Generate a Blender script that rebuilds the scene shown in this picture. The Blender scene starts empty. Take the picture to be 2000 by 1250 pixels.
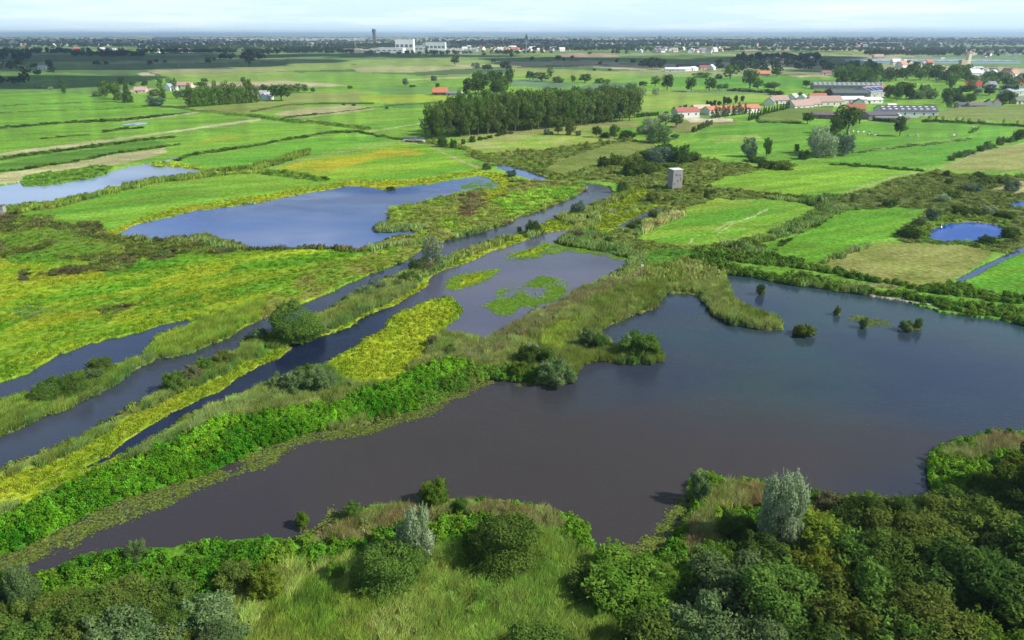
import bpy, math, random
import numpy as np
from mathutils import Vector
# ------------------------------------------------------------------ camera, sky, sun, exposure
scene = bpy.context.scene
C = scene.collection
H = 60.0; F = 1412.0; HOR = 66.0
PITCH = math.atan((625 - HOR) / F)
SP, CP = math.sin(PITCH), math.cos(PITCH)
cam = bpy.data.cameras.new('camera'); camo = bpy.data.objects.new('camera', cam); C.objects.link(camo)
cam.sensor_width = 36; cam.lens = 36 * F / 2000; cam.clip_start = 0.5; cam.clip_end = 200000
camo.location = (0, 0, H); camo.rotation_euler = (math.pi / 2 - PITCH, 0, 0)
scene.camera = camo
SUN_EL, SUN_AZ = math.radians(40), math.radians(-14)      # azimuth measured from +X towards +Y
sd = Vector((math.cos(SUN_EL) * math.cos(SUN_AZ), math.cos(SUN_EL) * math.sin(SUN_AZ), math.sin(SUN_EL)))
w = bpy.data.worlds.new('World'); scene.world = w; w.use_nodes = True
nt = w.node_tree; nt.nodes.clear()
def N(t, typ, **k):
    n = t.nodes.new(typ)
    for a, v in k.items():
        if a.startswith('i_'): n.inputs[a[2:].replace('_', ' ')].default_value = v
        else: setattr(n, a, v)
    return n
out = N(nt, 'ShaderNodeOutputWorld'); bg = N(nt, 'ShaderNodeBackground'); bg.inputs[1].default_value = 0.1
sky = N(nt, 'ShaderNodeTexSky', sky_type='NISHITA', sun_disc=False, sun_elevation=SUN_EL,
        sun_rotation=math.pi / 2 - SUN_AZ, air_density=1.2, dust_density=0.6, ozone_density=2.5, altitude=0)
tc = N(nt, 'ShaderNodeTexCoord'); sep = N(nt, 'ShaderNodeSeparateXYZ'); nt.links.new(tc.outputs['Generated'], sep.inputs[0])
def wm(op, a, b=None, clamp=False):
    n = N(nt, 'ShaderNodeMath', operation=op); n.use_clamp = clamp
    for i, v in enumerate((a, b)):
        if v is None: continue
        if isinstance(v, (int, float)): n.inputs[i].default_value = v
        else: nt.links.new(v, n.inputs[i])
    return n.outputs[0]
zz = wm('ADD', wm('MAXIMUM', sep.outputs[2], 0.0), 0.06)
cx = N(nt, 'ShaderNodeCombineXYZ'); nt.links.new(wm('DIVIDE', sep.outputs[0], zz), cx.inputs[0]); nt.links.new(wm('DIVIDE', sep.outputs[1], zz), cx.inputs[1])
no = N(nt, 'ShaderNodeTexNoise'); no.inputs['Scale'].default_value = 0.3; no.inputs['Detail'].default_value = 7; no.inputs['Roughness'].default_value = 0.6
nt.links.new(cx.outputs[0], no.inputs['Vector'])
mr = N(nt, 'ShaderNodeMapRange'); mr.inputs[1].default_value = 0.46; mr.inputs[2].default_value = 0.68; mr.inputs[4].default_value = 0.75
nt.links.new(no.outputs[0], mr.inputs[0])
low = N(nt, 'ShaderNodeMapRange'); low.inputs[1].default_value = 0.0; low.inputs[2].default_value = 0.40; low.inputs[3].default_value = 1.0; low.inputs[4].default_value = 0.0; low.interpolation_type = 'SMOOTHSTEP'
nt.links.new(sep.outputs[2], low.inputs[0])
hz0 = N(nt, 'ShaderNodeMix', data_type='RGBA'); nt.links.new(wm('MULTIPLY', low.outputs[0], 0.92), hz0.inputs[0]); nt.links.new(sky.outputs[0], hz0.inputs[6]); hz0.inputs[7].default_value = (5.2, 6.9, 8.2, 1)
ccol = N(nt, 'ShaderNodeMix', data_type='RGBA'); nt.links.new(low.outputs[0], ccol.inputs[0]); ccol.inputs[6].default_value = (2.6, 2.9, 3.3, 1); ccol.inputs[7].default_value = (7.6, 8.3, 8.8, 1)
mx = N(nt, 'ShaderNodeMix', data_type='RGBA'); nt.links.new(mr.outputs[0], mx.inputs[0]); nt.links.new(hz0.outputs[2], mx.inputs[6]); nt.links.new(ccol.outputs[2], mx.inputs[7])
nt.links.new(mx.outputs[2], bg.inputs[0]); nt.links.new(bg.outputs[0], out.inputs[0])
sl = bpy.data.lights.new('sun', 'SUN'); sl.energy = 5.0; sl.angle = math.radians(0.5); sl.color = (1.0, 0.95, 0.86)
so = bpy.data.objects.new('sun', sl); C.objects.link(so); so.rotation_euler = sd.to_track_quat('Z', 'Y').to_euler()
vs = scene.view_settings; vs.view_transform = 'Standard'; vs.look = 'None'; vs.gamma = 1; vs.exposure = 0.58
vs.use_curve_mapping = False
HAZE = 7e-5
# ------------------------------------------------------------------ geometry of the view: pixel of the photograph -> point on the ground
def G(px, py, z=0.0):
    u = (px - 1000) / F; v = (625 - py) / F
    t = (H - z) / (SP - v * CP)
    return t * u, t * (CP + v * SP)
def PR(x, y, z):
    fw = y * CP - (z - H) * SP; up = y * SP + (z - H) * CP
    return 1000 + F * x / fw, 625 - F * up / fw
def fwd(px, py):
    x, y = G(px, py); return y * CP + H * SP
def hm(px, pb, pt):
    x, y = G(px, pb); v = (625 - pt) / F
    return H + y * (v * CP - SP) / (CP + v * SP)
# ------------------------------------------------------------------ noise
def _h(ix, iy, s):
    n = (ix.astype(np.int64) * 374761393 + iy.astype(np.int64) * 668265263 + s * 1442695041) & 0x7fffffff
    n = ((n ^ (n >> 13)) * 1274126177) & 0x7fffffff
    return ((n ^ (n >> 16)) & 0xffff) / 65535.0
def vn(x, y, s=0):
    ix = np.floor(x); iy = np.floor(y); fx = x - ix; fy = y - iy
    fx = fx * fx * (3 - 2 * fx); fy = fy * fy * (3 - 2 * fy)
    a = _h(ix, iy, s); b = _h(ix + 1, iy, s); c = _h(ix, iy + 1, s); d = _h(ix + 1, iy + 1, s)
    return (a * (1 - fx) + b * fx) * (1 - fy) + (c * (1 - fx) + d * fx) * fy
def fbm(x, y, s=0, o=4):
    r = 0; a = 0.5; t = 0
    for k in range(o):
        r = r + a * vn(x, y, s + k * 17); t += a; x = x * 2.03 + 11.3; y = y * 2.03 - 7.7; a *= 0.55
    return r / t
def s2l(c):
    c = np.asarray(c, float) / 255.0
    return np.where(c < 0.04045, c / 12.92, ((c + 0.055) / 1.055) ** 2.4)
# ------------------------------------------------------------------ land cover map, held per ground cell
RX0, RX1, RY0, RY1 = -780, 2780, 67, 1400
W_, H_ = RX1 - RX0, RY1 - RY0
PX, PY = np.meshgrid(np.arange(RX0, RX1) + 0.5, np.arange(RY0, RY1) + 0.5)
WX, WY = G(PX, PY)
CLS = np.zeros((H_, W_), np.int8); BODY = np.zeros((H_, W_), np.int8)
DIST = WY.copy()
amp = np.clip((PY - 66) * 0.012, 0.25, 7)
sc = np.clip(DIST / 40, 1.6, 400)          # feature size grows where detail cannot be seen
lg = np.floor(np.log2(DIST / 40)).clip(0, 12)
def warpn(s):
    sz = 2.2 * 2 ** lg
    return (fbm(WX / sz, WY / sz / 1.6, s, 3) - 0.5) * 2
DX = warpn(3) * amp * 2.6; DY = warpn(8) * amp
BIG1 = fbm(WX / 22, WY / 22, 31, 5); BIG2 = fbm(WX / 7, WY / 9, 57, 4)
ca, sa = math.cos(0.5), math.sin(0.5)
STR = fbm((WX * ca + WY * sa) / 60, (-WX * sa + WY * ca) / 7, 77, 5)   # streaks along the meadows
COL = np.zeros((H_, W_, 3), np.float32)
def mixc(c1, c2, t):
    return s2l(c1)[None, :] * (1 - t)[:, None] + s2l(c2)[None, :] * t[:, None]
def tt(kind, m):
    if kind == 's': v = STR[m]
    elif kind == 'f': v = BIG2[m]
    else: v = BIG1[m]
    return np.clip((v - 0.3) / 0.4, 0, 1)
def box(pts, pad):
    p = np.array(pts, float)
    x0 = max(int(p[:, 0].min() - pad - RX0), 0); x1 = min(int(p[:, 0].max() + pad - RX0) + 1, W_)
    y0 = max(int(p[:, 1].min() - pad - RY0), 0); y1 = min(int(p[:, 1].max() + pad - RY0) + 1, H_)
    return x0, x1, y0, y1
def inside(pts, X, Y):
    r = np.zeros(X.shape, bool); n = len(pts)
    for i in range(n):
        x1, y1 = pts[i]; x2, y2 = pts[(i + 1) % n]
        if y1 == y2: continue
        c = ((y1 > Y) != (y2 > Y)) & (X < (x2 - x1) * (Y - y1) / (y2 - y1) + x1)
        r ^= c
    return r
def put(sl, m, cls, c1, c2, kind, body):
    if cls in (7, 10): m = m & (CLS[sl] == 1)
    full = np.zeros((H_, W_), bool); full[sl] = m
    if cls is not None: CLS[full] = cls
    if c1 is not None: COL[full] = mixc(c1, c2 or c1, tt(kind, full))
    if body is not None: BODY[full] = body
    elif cls is not None and cls not in (7, 10): BODY[full] = 0
def paint(pts, cls, c1=None, c2=None, kind='b', warp=1.0, body=None, thr=None):
    pts = [pts[i:i + 2] for i in range(0, len(pts), 2)] if isinstance(pts[0], (int, float)) else pts
    x0, x1, y0, y1 = box(pts, 20)
    if x1 <= x0 or y1 <= y0: return
    sl = (slice(y0, y1), slice(x0, x1))
    m = inside(pts, PX[sl] + DX[sl] * warp, PY[sl] + DY[sl] * warp)
    if thr is not None: m &= BIG2[sl] > thr
    put(sl, m, cls, c1, c2, kind, body)
def stroke(pts, wd, cls, c1=None, c2=None, kind='f', warp=0.5, body=None, thr=None):
    pts = [pts[i:i + 2] for i in range(0, len(pts), 2)]
    x0, x1, y0, y1 = box(pts, 24)
    sl = (slice(y0, y1), slice(x0, x1)); X = PX[sl] + DX[sl] * warp; Y = PY[sl] + DY[sl] * warp
    d = np.full(X.shape, 1e9)
    for (ax, ay), (bx, by) in zip(pts[:-1], pts[1:]):
        ll = (bx - ax) ** 2 + (by - ay) ** 2 + 1e-9
        t = np.clip(((X - ax) * (bx - ax) + (Y - ay) * (by - ay)) / ll, 0, 1)
        d = np.minimum(d, np.hypot(X - ax - t * (bx - ax), (Y - ay - t * (by - ay))))
    m = d < wd / 2
    if thr is not None: m &= BIG2[sl] > thr
    put(sl, m, cls, c1, c2, kind, body)
GRASS, WATER, REED, HERB, MAT, SCRUB, FIELD, LILY, CORN, MARSH, ALGAE, TUFT = range(12)
# base colours (as they look in sun; scaled to albedo when the ground is made)
GR1, GR2 = (96, 158, 58), (132, 182, 76)
BR1, BR2 = (98, 160, 38), (132, 184, 58)
RD1, RD2 = (88, 118, 52), (124, 144, 76)
HB1, HB2 = (58, 126, 14), (112, 176, 30)
YL1, YL2 = (122, 162, 30), (166, 184, 36)
TAN1, TAN2 = (192, 184, 138), (208, 200, 156)
OLV1, OLV2 = (142, 156, 84), (164, 168, 98)
SB1, SB2 = (92, 112, 52), (118, 132, 68)
BRN1, BRN2 = (84, 74, 52), (104, 112, 60)
DIT1, DIT2 = (50, 84, 34), (78, 110, 48)
# everything starts as green grassland, far land as a patchwork of long fields
put((slice(0, H_), slice(0, W_)), np.ones((H_, W_), bool), GRASS, (98, 160, 54), (132, 184, 74), 's', None)
far = DIST > 1150
ang = 0.35 + 0.5 * vn(WX / 4000, WY / 4000, 5)
U = (WX * np.cos(ang) + WY * np.sin(ang)); V = (-WX * np.sin(ang) + WY * np.cos(ang))
cell_v = np.floor(V / 230 + 0.3 * vn(U / 900, V / 900, 9)); cell_u = np.floor(U / 420 + _h(cell_v, cell_v * 0, 4) * 3)
hc = _h(cell_u, cell_v, 21)
pal = np.array([s2l(c) for c in [(112, 152, 84), (134, 168, 98), (96, 140, 90), (172, 174, 124), (86, 122, 82), (192, 180, 146), (120, 158, 92), (104, 138, 100), (146, 164, 110), (90, 130, 74)]])
pc = pal[(hc * 9.99).astype(int)]
COL[far] = pc[far]; CLS[far] = FIELD
edge = far & (((V / 230 + 0.3 * vn(U / 900, V / 900, 9)) % 1) < 0.05)
COL[edge] = s2l((70, 100, 58))
# ---- named fields of the plain
for p, a, b, k in [
    ([265, 143, 290, 142, 308, 149, 280, 151], TAN1, TAN2, 'f'), ([160, 172, 195, 170, 192, 176, 165, 176], TAN1, TAN2, 'f'),
    ([228, 170, 290, 168, 312, 180, 242, 182], TAN1, TAN2, 'f'), ([-780, 146, 130, 142, 260, 150, 350, 168, 150, 186, -780, 180], (92, 142, 70), (112, 160, 84), 's'),
    ([300, 140, 420, 136, 560, 140, 660, 150, 500, 158, 330, 156], (116, 160, 80), (142, 178, 96), 's'),
    ([285, 138, 400, 135, 560, 134, 560, 139, 420, 143, 300, 144], (172, 166, 124), (152, 158, 106), 's'),
    ([350, 166, 430, 160, 560, 158, 640, 163, 680, 168, 560, 171, 420, 172, 360, 172], (196, 182, 146), (184, 180, 138), 'f'),
    ([530, 224, 600, 210, 690, 206, 735, 213, 690, 220, 590, 232], (172, 174, 118), (182, 178, 128), 'f'),
    ([380, 212, 520, 198, 600, 203, 560, 215, 480, 222, 400, 220], (142, 158, 84), (126, 150, 74), 's'),
    ([560, 184, 700, 178, 740, 190, 700, 200, 600, 202, 540, 196], (140, 162, 84), (152, 170, 94), 's'),
    ([700, 187, 800, 184, 900, 188, 880, 197, 760, 203, 710, 198], (158, 186, 62), (140, 178, 62), 'f'),
    ([700, 172, 830, 167, 910, 172, 880, 184, 760, 186], (98, 152, 90), (110, 160, 88), 's'),
    ([600, 140, 680, 140, 860, 150, 900, 158, 700, 166, 560, 158], (112, 166, 74), (124, 174, 80), 's'),
    ([685, 133, 740, 128, 900, 130, 930, 133, 800, 142, 700, 142], (182, 182, 132), (158, 172, 104), 's'),
    ([560, 120, 900, 112, 1000, 122, 980, 128, 700, 126, 560, 130], (120, 158, 90), (146, 172, 106), 's'),
    ([790, 155, 910, 150, 912, 153, 800, 158], (178, 186, 118), None, 'f'),
    ([740, 204, 860, 198, 940, 200, 840, 212, 770, 212], (92, 150, 70), (100, 156, 72), 'f'),
    ([1000, 157, 1050, 155, 1130, 165, 1110, 171, 1080, 175, 1000, 168], (98, 140, 118), (108, 148, 122), 's'),
    ([1110, 173, 1170, 163, 1245, 161, 1245, 175, 1180, 183, 1120, 177], (94, 136, 118), (106, 146, 124), 's'),
    ([1000, 132, 1080, 135, 1260, 142, 1180, 152, 1000, 148], (134, 166, 82), (150, 170, 100), 's'),
    ([1240, 180, 1310, 176, 1500, 184, 1530, 192, 1340, 210, 1240, 222], (128, 172, 82), (148, 182, 96), 's'),
    ([1310, 176, 1510, 180, 1530, 187, 1310, 181], (112, 156, 108), None, 'f'),
    ([1310, 150, 1400, 150, 1520, 150, 1600, 150, 1612, 166, 1500, 172, 1320, 166], (82, 152, 54), (98, 164, 60), 's'),
    ([1090, 104, 1200, 104, 1210, 111, 1100, 112], (182, 160, 132), None, 'f'), ([1360, 94, 1500, 92, 1620, 97, 1400, 99], (176, 162, 138), None, 'f'),
    ([1540, 147, 1600, 146, 1626, 150, 1560, 152], (190, 172, 130), None, 'f'),
    ([1640, 92, 1690, 91, 1688, 96, 1600, 98], (178, 172, 130), None, 'f'), ([1840, 96, 2000, 94, 2780, 92, 2780, 100, 2000, 101, 1850, 101], (172, 164, 138), None, 'f'),
    ([1760, 112, 2000, 110, 2780, 108, 2780, 134, 2000, 134, 1900, 128, 1760, 122], (104, 146, 112), (114, 154, 112), 's'),
    ([-780, 212, 0, 224, 20, 230, 48, 241, 0, 243, -780, 250], (190, 182, 142), TAN1, 'f'),
    ([-780, 315, 0, 300, 120, 285, 290, 263, 450, 240, 510, 232, 512, 236, 400, 251, 280, 268, 130, 290, 0, 306, -780, 325], (202, 194, 152), (186, 184, 132), 'f'),
    ([-780, 360, 0, 340, 120, 323, 220, 304, 322, 291, 326, 299, 265, 316, 215, 325, 100, 350, 0, 361, -780, 380], (192, 188, 138), (178, 180, 118), 'f'),
    ([-780, 250, 0, 256, 200, 236, 400, 222, 500, 228, 430, 243, 250, 266, 0, 298, -780, 308], (98, 160, 50), (124, 180, 62), 's'),
    ([-780, 190, 0, 182, 120, 180, 200, 188, 330, 208, 260, 222, 140, 236, 0, 245, -780, 240], (96, 158, 52), (120, 180, 60), 's'),
    ([0, 320, 180, 292, 300, 275, 340, 285, 210, 303, 100, 325, 0, 338, -780, 355, -780, 330], (78, 138, 48), (96, 150, 56), 's'),
    ([500, 240, 600, 238, 720, 252, 640, 258, 520, 275, 350, 302, 330, 290, 400, 262], (106, 170, 56), (128, 182, 64), 's'),
    ([330, 318, 500, 288, 650, 266, 760, 272, 600, 305, 500, 330], (92, 166, 54), (118, 180, 62), 's'),
    ([540, 340, 700, 300, 800, 278, 880, 300, 920, 325, 830, 345, 680, 352, 600, 350], (98, 166, 42), (140, 184, 54), 's'),
    ([890, 285, 960, 262, 1000, 258, 1180, 262, 1230, 275, 1150, 285, 1050, 305, 1000, 300, 960, 300], (148, 172, 88), (166, 176, 104), 'b'),
    ([935, 295, 1050, 265, 1150, 268, 1220, 278, 1160, 292, 1080, 318, 1040, 322, 960, 312], (128, 176, 76), (168, 186, 102), 'f'),
    ([1060, 292, 1100, 286, 1150, 284, 1130, 292, 1090, 300, 1070, 300], (150, 124, 60), (128, 150, 64), 'f'),
    ([880, 282, 905, 266, 1000, 250, 1240, 237, 1250, 248, 1100, 260, 960, 262], (160, 160, 100), (140, 158, 82), 's'),
    ([1320, 240, 1370, 232, 1450, 238, 1390, 255, 1330, 262, 1300, 250], (148, 142, 88), (124, 150, 70), 'f'),
    ([1330, 230, 1430, 232, 1432, 238, 1350, 240], (214, 206, 176), None, 'f'),
    ([1370, 250, 1480, 240, 1640, 240, 1900, 240, 2100, 250, 1960, 270, 1850, 300, 1700, 320, 1560, 320, 1400, 300, 1320, 300, 1350, 270], (88, 154, 48), (114, 172, 64), 's'),
    ([1380, 268, 1480, 262, 1490, 276, 1400, 282], (142, 178, 96), (120, 168, 72), 's'),
    ([1900, 250, 1985, 246, 2200, 250, 2200, 270, 1990, 268, 1890, 272], (102, 172, 62), (116, 182, 70), 's'),
    ([1610, 322, 1680, 300, 1830, 282, 1960, 272, 1900, 300, 1830, 325, 1750, 332], (84, 156, 46), (104, 170, 60), 's'),
    ([1830, 330, 1900, 303, 2000, 282, 2780, 250, 2780, 330, 2000, 332, 1900, 336], (164, 166, 96), (148, 160, 86), 'f'),
]: paint(p, FIELD, a, b, k, 0.35)
paint([1480, 230, 1545, 215, 1630, 210, 1628, 220, 1570, 240, 1480, 241], CORN, (98, 132, 66), (112, 142, 74), 'f', 0.2)
paint([1795, 230, 1870, 213, 2000, 211, 2780, 205, 2780, 246, 2000, 242, 1900, 238], CORN, (120, 146, 84), (132, 154, 90), 'f', 0.2)
# orange and yellow flower streaks in the far meadow
paint([530, 336, 600, 315, 700, 296, 790, 288, 835, 298, 820, 305, 760, 308, 700, 322, 620, 338, 560, 342], FIELD, (176, 170, 28), (120, 170, 40), 'f', 1.0)
paint([590, 330, 640, 314, 740, 296, 770, 300, 720, 316, 640, 334], FIELD, (188, 164, 24), (160, 172, 32), 'f', 1.6, thr=0.42)
paint([390, 275, 450, 264, 470, 270, 400, 280], FIELD, (166, 176, 40), (130, 180, 60), 'f', 1.5)
paint([-200, 440, 80, 408, 300, 368, 430, 345, 560, 350, 690, 352, 560, 378, 440, 398, 330, 414, 260, 436, 205, 460, 150, 444, 60, 424], FIELD, (96, 160, 44), (128, 180, 62), 's', 1.0)
# ---- marsh land of the near half
paint([-780, 470, 0, 440, 240, 470, 480, 490, 700, 490, 860, 500, 700, 560, 520, 625, 330, 640, 0, 760, -780, 900], TUFT, (84, 152, 26), (150, 182, 32), 's', 1.5)
for q in ([-780, 560, 0, 500, 60, 515, 200, 540, 120, 570, 0, 600, -780, 650], [0, 640, 120, 600, 280, 560, 420, 515, 470, 522, 330, 575, 180, 640, 0, 690], [90, 700, 250, 640, 380, 590, 480, 560, 400, 600, 240, 655, 60, 730, 0, 745, 0, 720]):
    paint(q, TUFT, (160, 178, 22), (112, 166, 30), 's', 2.5)
paint([-780, 740, 0, 715, 110, 680, 200, 650, 330, 620, 400, 620, 360, 628, 200, 666, 110, 700, 0, 750, -780, 860], MAT, (150, 182, 26), (110, 160, 28), 'f', 1.5)
for q in ([-780, 410, 0, 415, 110, 430, 200, 445, 300, 475, 480, 485, 470, 495, 330, 505, 250, 525, 150, 545, 100, 535, 200, 510, 0, 505, -780, 520], [30, 535, 60, 525, 62, 545, 30, 547], [170, 615, 220, 595, 300, 578, 280, 592, 200, 618]):
    paint(q, MARSH, (86, 82, 50), (90, 116, 48), 'f', 2.4)
for q in ([-780, 470, 0, 450, 70, 455, 100, 468, 60, 478, 0, 480], [20, 500, 150, 470, 250, 482, 130, 506, 40, 520], [60, 440, 200, 470, 260, 492, 160, 480, 40, 456]):
    paint(q, TUFT, (92, 150, 38), (120, 150, 62), 'f', 2.6)
paint([0, 610, 60, 595, 110, 602, 100, 618, 20, 622], TUFT, (120, 138, 90), (98, 150, 50), 'f', 2.5)
paint([520, 600, 640, 545, 700, 510, 860, 460, 1080, 380, 1150, 362, 1100, 395, 1000, 430, 880, 468, 740, 530, 640, 570, 560, 602], MARSH, (112, 150, 46), (142, 138, 66), 'f', 1.5)
paint([460, 640, 620, 520, 700, 500, 850, 468, 800, 500, 700, 545, 560, 605, 400, 680, 300, 690, 380, 640], TUFT, (112, 160, 44), (140, 142, 62), 'f', 2.0)
paint([730, 442, 760, 430, 755, 405, 800, 395, 900, 375, 980, 350, 1140, 360, 1145, 378, 1060, 410, 940, 452, 850, 470, 700, 490, 780, 462, 840, 444], MARSH, (112, 148, 50), (126, 128, 66), 'f', 1.0)
paint([905, 385, 950, 380, 945, 410, 920, 435, 905, 415], MARSH, (104, 84, 58), (112, 112, 62), 'f', 2.0)
paint([960, 395, 1060, 370, 1145, 365, 1120, 385, 1000, 420], MARSH, (104, 156, 50), (124, 168, 54), 'f', 1.5)
paint([1060, 352, 950, 322, 900, 300, 1000, 300, 1230, 270, 1300, 300, 1500, 330, 1400, 350, 1590, 400, 1500, 392, 1360, 398, 1300, 430, 1240, 460, 1500, 500, 1480, 560, 1240, 500, 1150, 470, 1200, 440, 1260, 380, 1200, 360], SCRUB, (90, 114, 54), (114, 134, 68), 'f', 1.6)
paint([1590, 405, 1640, 385, 1730, 358, 1830, 335, 1900, 340, 2000, 345, 2780, 350, 2780, 500, 2000, 480, 1975, 500, 1900, 483, 1760, 478, 1760, 440, 1810, 412, 1750, 404, 1660, 413], SCRUB, (86, 106, 56), (108, 128, 68), 'f', 1.4)
paint([1760, 450, 1830, 420, 1960, 425, 1990, 460, 1930, 482, 1800, 478], SCRUB, (84, 122, 50), (112, 142, 64), 'f', 1.4)
paint([1930, 372, 1990, 356, 2780, 352, 2780, 372, 2000, 378, 1950, 378], FIELD, (176, 166, 112), (158, 160, 100), 'f', 1.0)
paint([1375, 363, 1430, 345, 1500, 332, 1580, 324, 1700, 330, 1785, 333, 1720, 350, 1640, 372, 1592, 390, 1560, 385, 1480, 376], FIELD, BR1, BR2, 's', 0.5)
paint([1240, 465, 1300, 430, 1340, 405, 1400, 390, 1500, 391, 1560, 398, 1602, 409, 1580, 425, 1520, 450, 1480, 468, 1420, 480, 1330, 482, 1290, 478], FIELD, (94, 158, 38), (136, 182, 66), 's', 0.6)
paint([1395, 462, 1480, 430, 1560, 405, 1590, 412, 1480, 445, 1420, 478], FIELD, (124, 178, 58), (104, 168, 44), 's', 1.0)
paint([1470, 482, 1560, 457, 1620, 425, 1660, 413, 1750, 405, 1812, 412, 1800, 425, 1770, 440, 1760, 455, 1700, 476, 1640, 500, 1600, 522, 1560, 520, 1500, 500], FIELD, (88, 156, 30), (112, 174, 42), 's', 0.6)
paint([1598, 523, 1660, 497, 1720, 476, 1800, 480, 1900, 483, 1938, 495, 1932, 505, 1880, 535, 1850, 552, 1800, 562, 1700, 550], FIELD, (156, 160, 84), (134, 150, 66), 'f', 0.8)
paint([1868, 553, 1905, 536, 1950, 515, 2000, 492, 2780, 380, 2780, 700, 2000, 585, 1900, 570], FIELD, (84, 154, 26), (106, 170, 34), 's', 0.4)
paint([1250, 520, 1260, 500, 1320, 488, 1420, 490, 1340, 500, 1300, 520, 1270, 530], TUFT, (78, 146, 46), (96, 158, 54), 'f', 1.0)
# reedy dyke between lake and fields
paint([1350, 486, 1400, 490, 1500, 500, 1600, 524, 1700, 548, 1800, 562, 1870, 555, 1900, 570, 2000, 583, 2780, 690, 2780, 760, 2000, 632, 1870, 612, 1780, 590, 1700, 572, 1560, 556, 1400, 534, 1340, 512], HERB, (76, 120, 42), (106, 148, 60), 'f', 1.0)
paint([1400, 508, 1500, 519, 1600, 534, 1700, 552, 1800, 569, 2000, 597, 2780, 705, 2780, 740, 2000, 612, 1800, 583, 1600, 547, 1450, 526], FIELD, (92, 152, 44), (110, 164, 54), 'f', 1.0)
paint([1600, 545, 1750, 560, 1760, 567, 1640, 556], TUFT, (164, 162, 108), (130, 150, 80), 'f', 1.5)
# reed lands round the water
paint([1290, 572, 1370, 578, 1400, 622, 1500, 645, 1536, 640, 1500, 610, 1460, 598, 1430, 575, 1413, 535, 1340, 515, 1260, 520, 1200, 540, 1100, 590, 960, 660, 900, 660, 860, 655, 830, 690, 760, 745, 640, 770, 500, 790, 350, 880, 160, 970, 0, 1060, 300, 1000, 560, 900, 700, 840, 860, 780, 960, 745, 1120, 745, 1140, 712, 1290, 708, 1290, 690, 1200, 690, 1165, 650, 1275, 605], REED, (96, 120, 54), (126, 142, 76), 'f', 1.0)
paint([1000, 640, 1100, 590, 1200, 545, 1260, 530, 1200, 570, 1100, 625, 1020, 670, 900, 720], REED, (116, 110, 70), (124, 132, 74), 'f', 2.0)
paint([1040, 680, 1090, 640, 1150, 630, 1120, 670, 1080, 700], REED, (126, 154, 56), (112, 138, 58), 'f', 2.0)
paint([860, 690, 960, 690, 960, 740, 870, 760], REED, (146, 140, 100), (116, 132, 70), 'f', 2.0)
paint([-780, 800, 0, 780, 60, 765, 130, 755, 200, 715, 285, 695, 300, 700, 240, 740, 120, 802, 0, 855, -780, 1000], REED, (88, 122, 52), (116, 146, 68), 'f', 1.0)
paint([-780, 1150, 0, 922, 60, 900, 150, 855, 250, 800, 310, 765, 420, 700, 490, 660, 560, 665, 578, 680, 500, 695, 400, 745, 300, 790, 230, 826, 200, 862, 120, 892, 60, 920, 0, 942], REED, (94, 128, 58), (126, 146, 78), 'f', 1.0)
paint([540, 655, 620, 615, 700, 575, 800, 528, 860, 510, 940, 475, 1060, 435, 1190, 390, 1260, 365, 1270, 380, 1150, 450, 1100, 465, 1030, 462, 860, 525, 760, 590, 640, 645, 600, 662], REED, (94, 122, 54), (122, 140, 76), 'f', 1.0)
paint([280, 692, 310, 655, 360, 640, 440, 615, 520, 590, 500, 626, 420, 670, 380, 690, 310, 700], REED, (104, 140, 52), (126, 156, 56), 'f', 1.0)
# the dense green bank of climbing herbs
paint([-780, 1200, 0, 1010, 100, 970, 200, 925, 320, 880, 430, 828, 560, 800, 640, 790, 740, 755, 830, 712, 880, 705, 940, 715, 900, 755, 830, 795, 740, 820, 600, 850, 520, 880, 400, 932, 260, 975, 130, 1030, 0, 1088, -780, 1400], HERB, HB1, HB2, 'f', 1.2)
stroke([820, 785, 900, 745, 960, 730, 1040, 738, 1085, 742], 22, HERB, (66, 116, 34), (100, 150, 52), 'f', 1.2)
# yellow floating plants
paint([-780, 1150, 0, 935, 60, 915, 130, 893, 200, 862, 232, 826, 300, 792, 400, 748, 470, 712, 530, 688, 578, 678, 560, 700, 480, 740, 400, 800, 300, 850, 200, 905, 165, 925, 100, 965, 0, 1005, -780, 1250], MAT, YL1, YL2, 'f', 1.0)
paint([165, 918, 250, 882, 300, 856, 350, 826, 400, 796, 450, 774, 500, 755, 560, 735, 560, 750, 450, 792, 350, 850, 200, 925, 60, 985], MAT, YL1, YL2, 'f', 1.0)
paint([610, 662, 680, 635, 760, 592, 840, 545, 900, 508, 1030, 458, 1035, 470, 900, 518, 860, 545, 790, 590, 700, 640, 640, 668], MAT, YL1, YL2, 'f', 1.0)
paint([200, 458, 260, 432, 330, 410, 440, 394, 560, 374, 680, 354, 830, 350, 930, 333, 1005, 346, 990, 380, 940, 378, 960, 350, 930, 343, 850, 356, 752, 372, 680, 366, 560, 388, 440, 408, 320, 428, 228, 462], MAT, (178, 186, 30), (140, 176, 36), 'f', 1.0)
paint([940, 385, 990, 372, 1000, 378, 950, 392], MAT, (170, 184, 30), None, 'f', 1.0)
paint([1150, 452, 1175, 412, 1220, 386, 1252, 368, 1270, 380, 1250, 397, 1215, 418, 1280, 400, 1300, 402, 1230, 430, 1195, 452, 1160, 462], MAT, (146, 172, 30), (124, 158, 40), 'f', 1.2)
paint([1060, 425, 1130, 440, 1120, 450, 1000, 470, 990, 462], MAT, (150, 176, 30), (120, 160, 40), 'f', 1.2)
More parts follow.
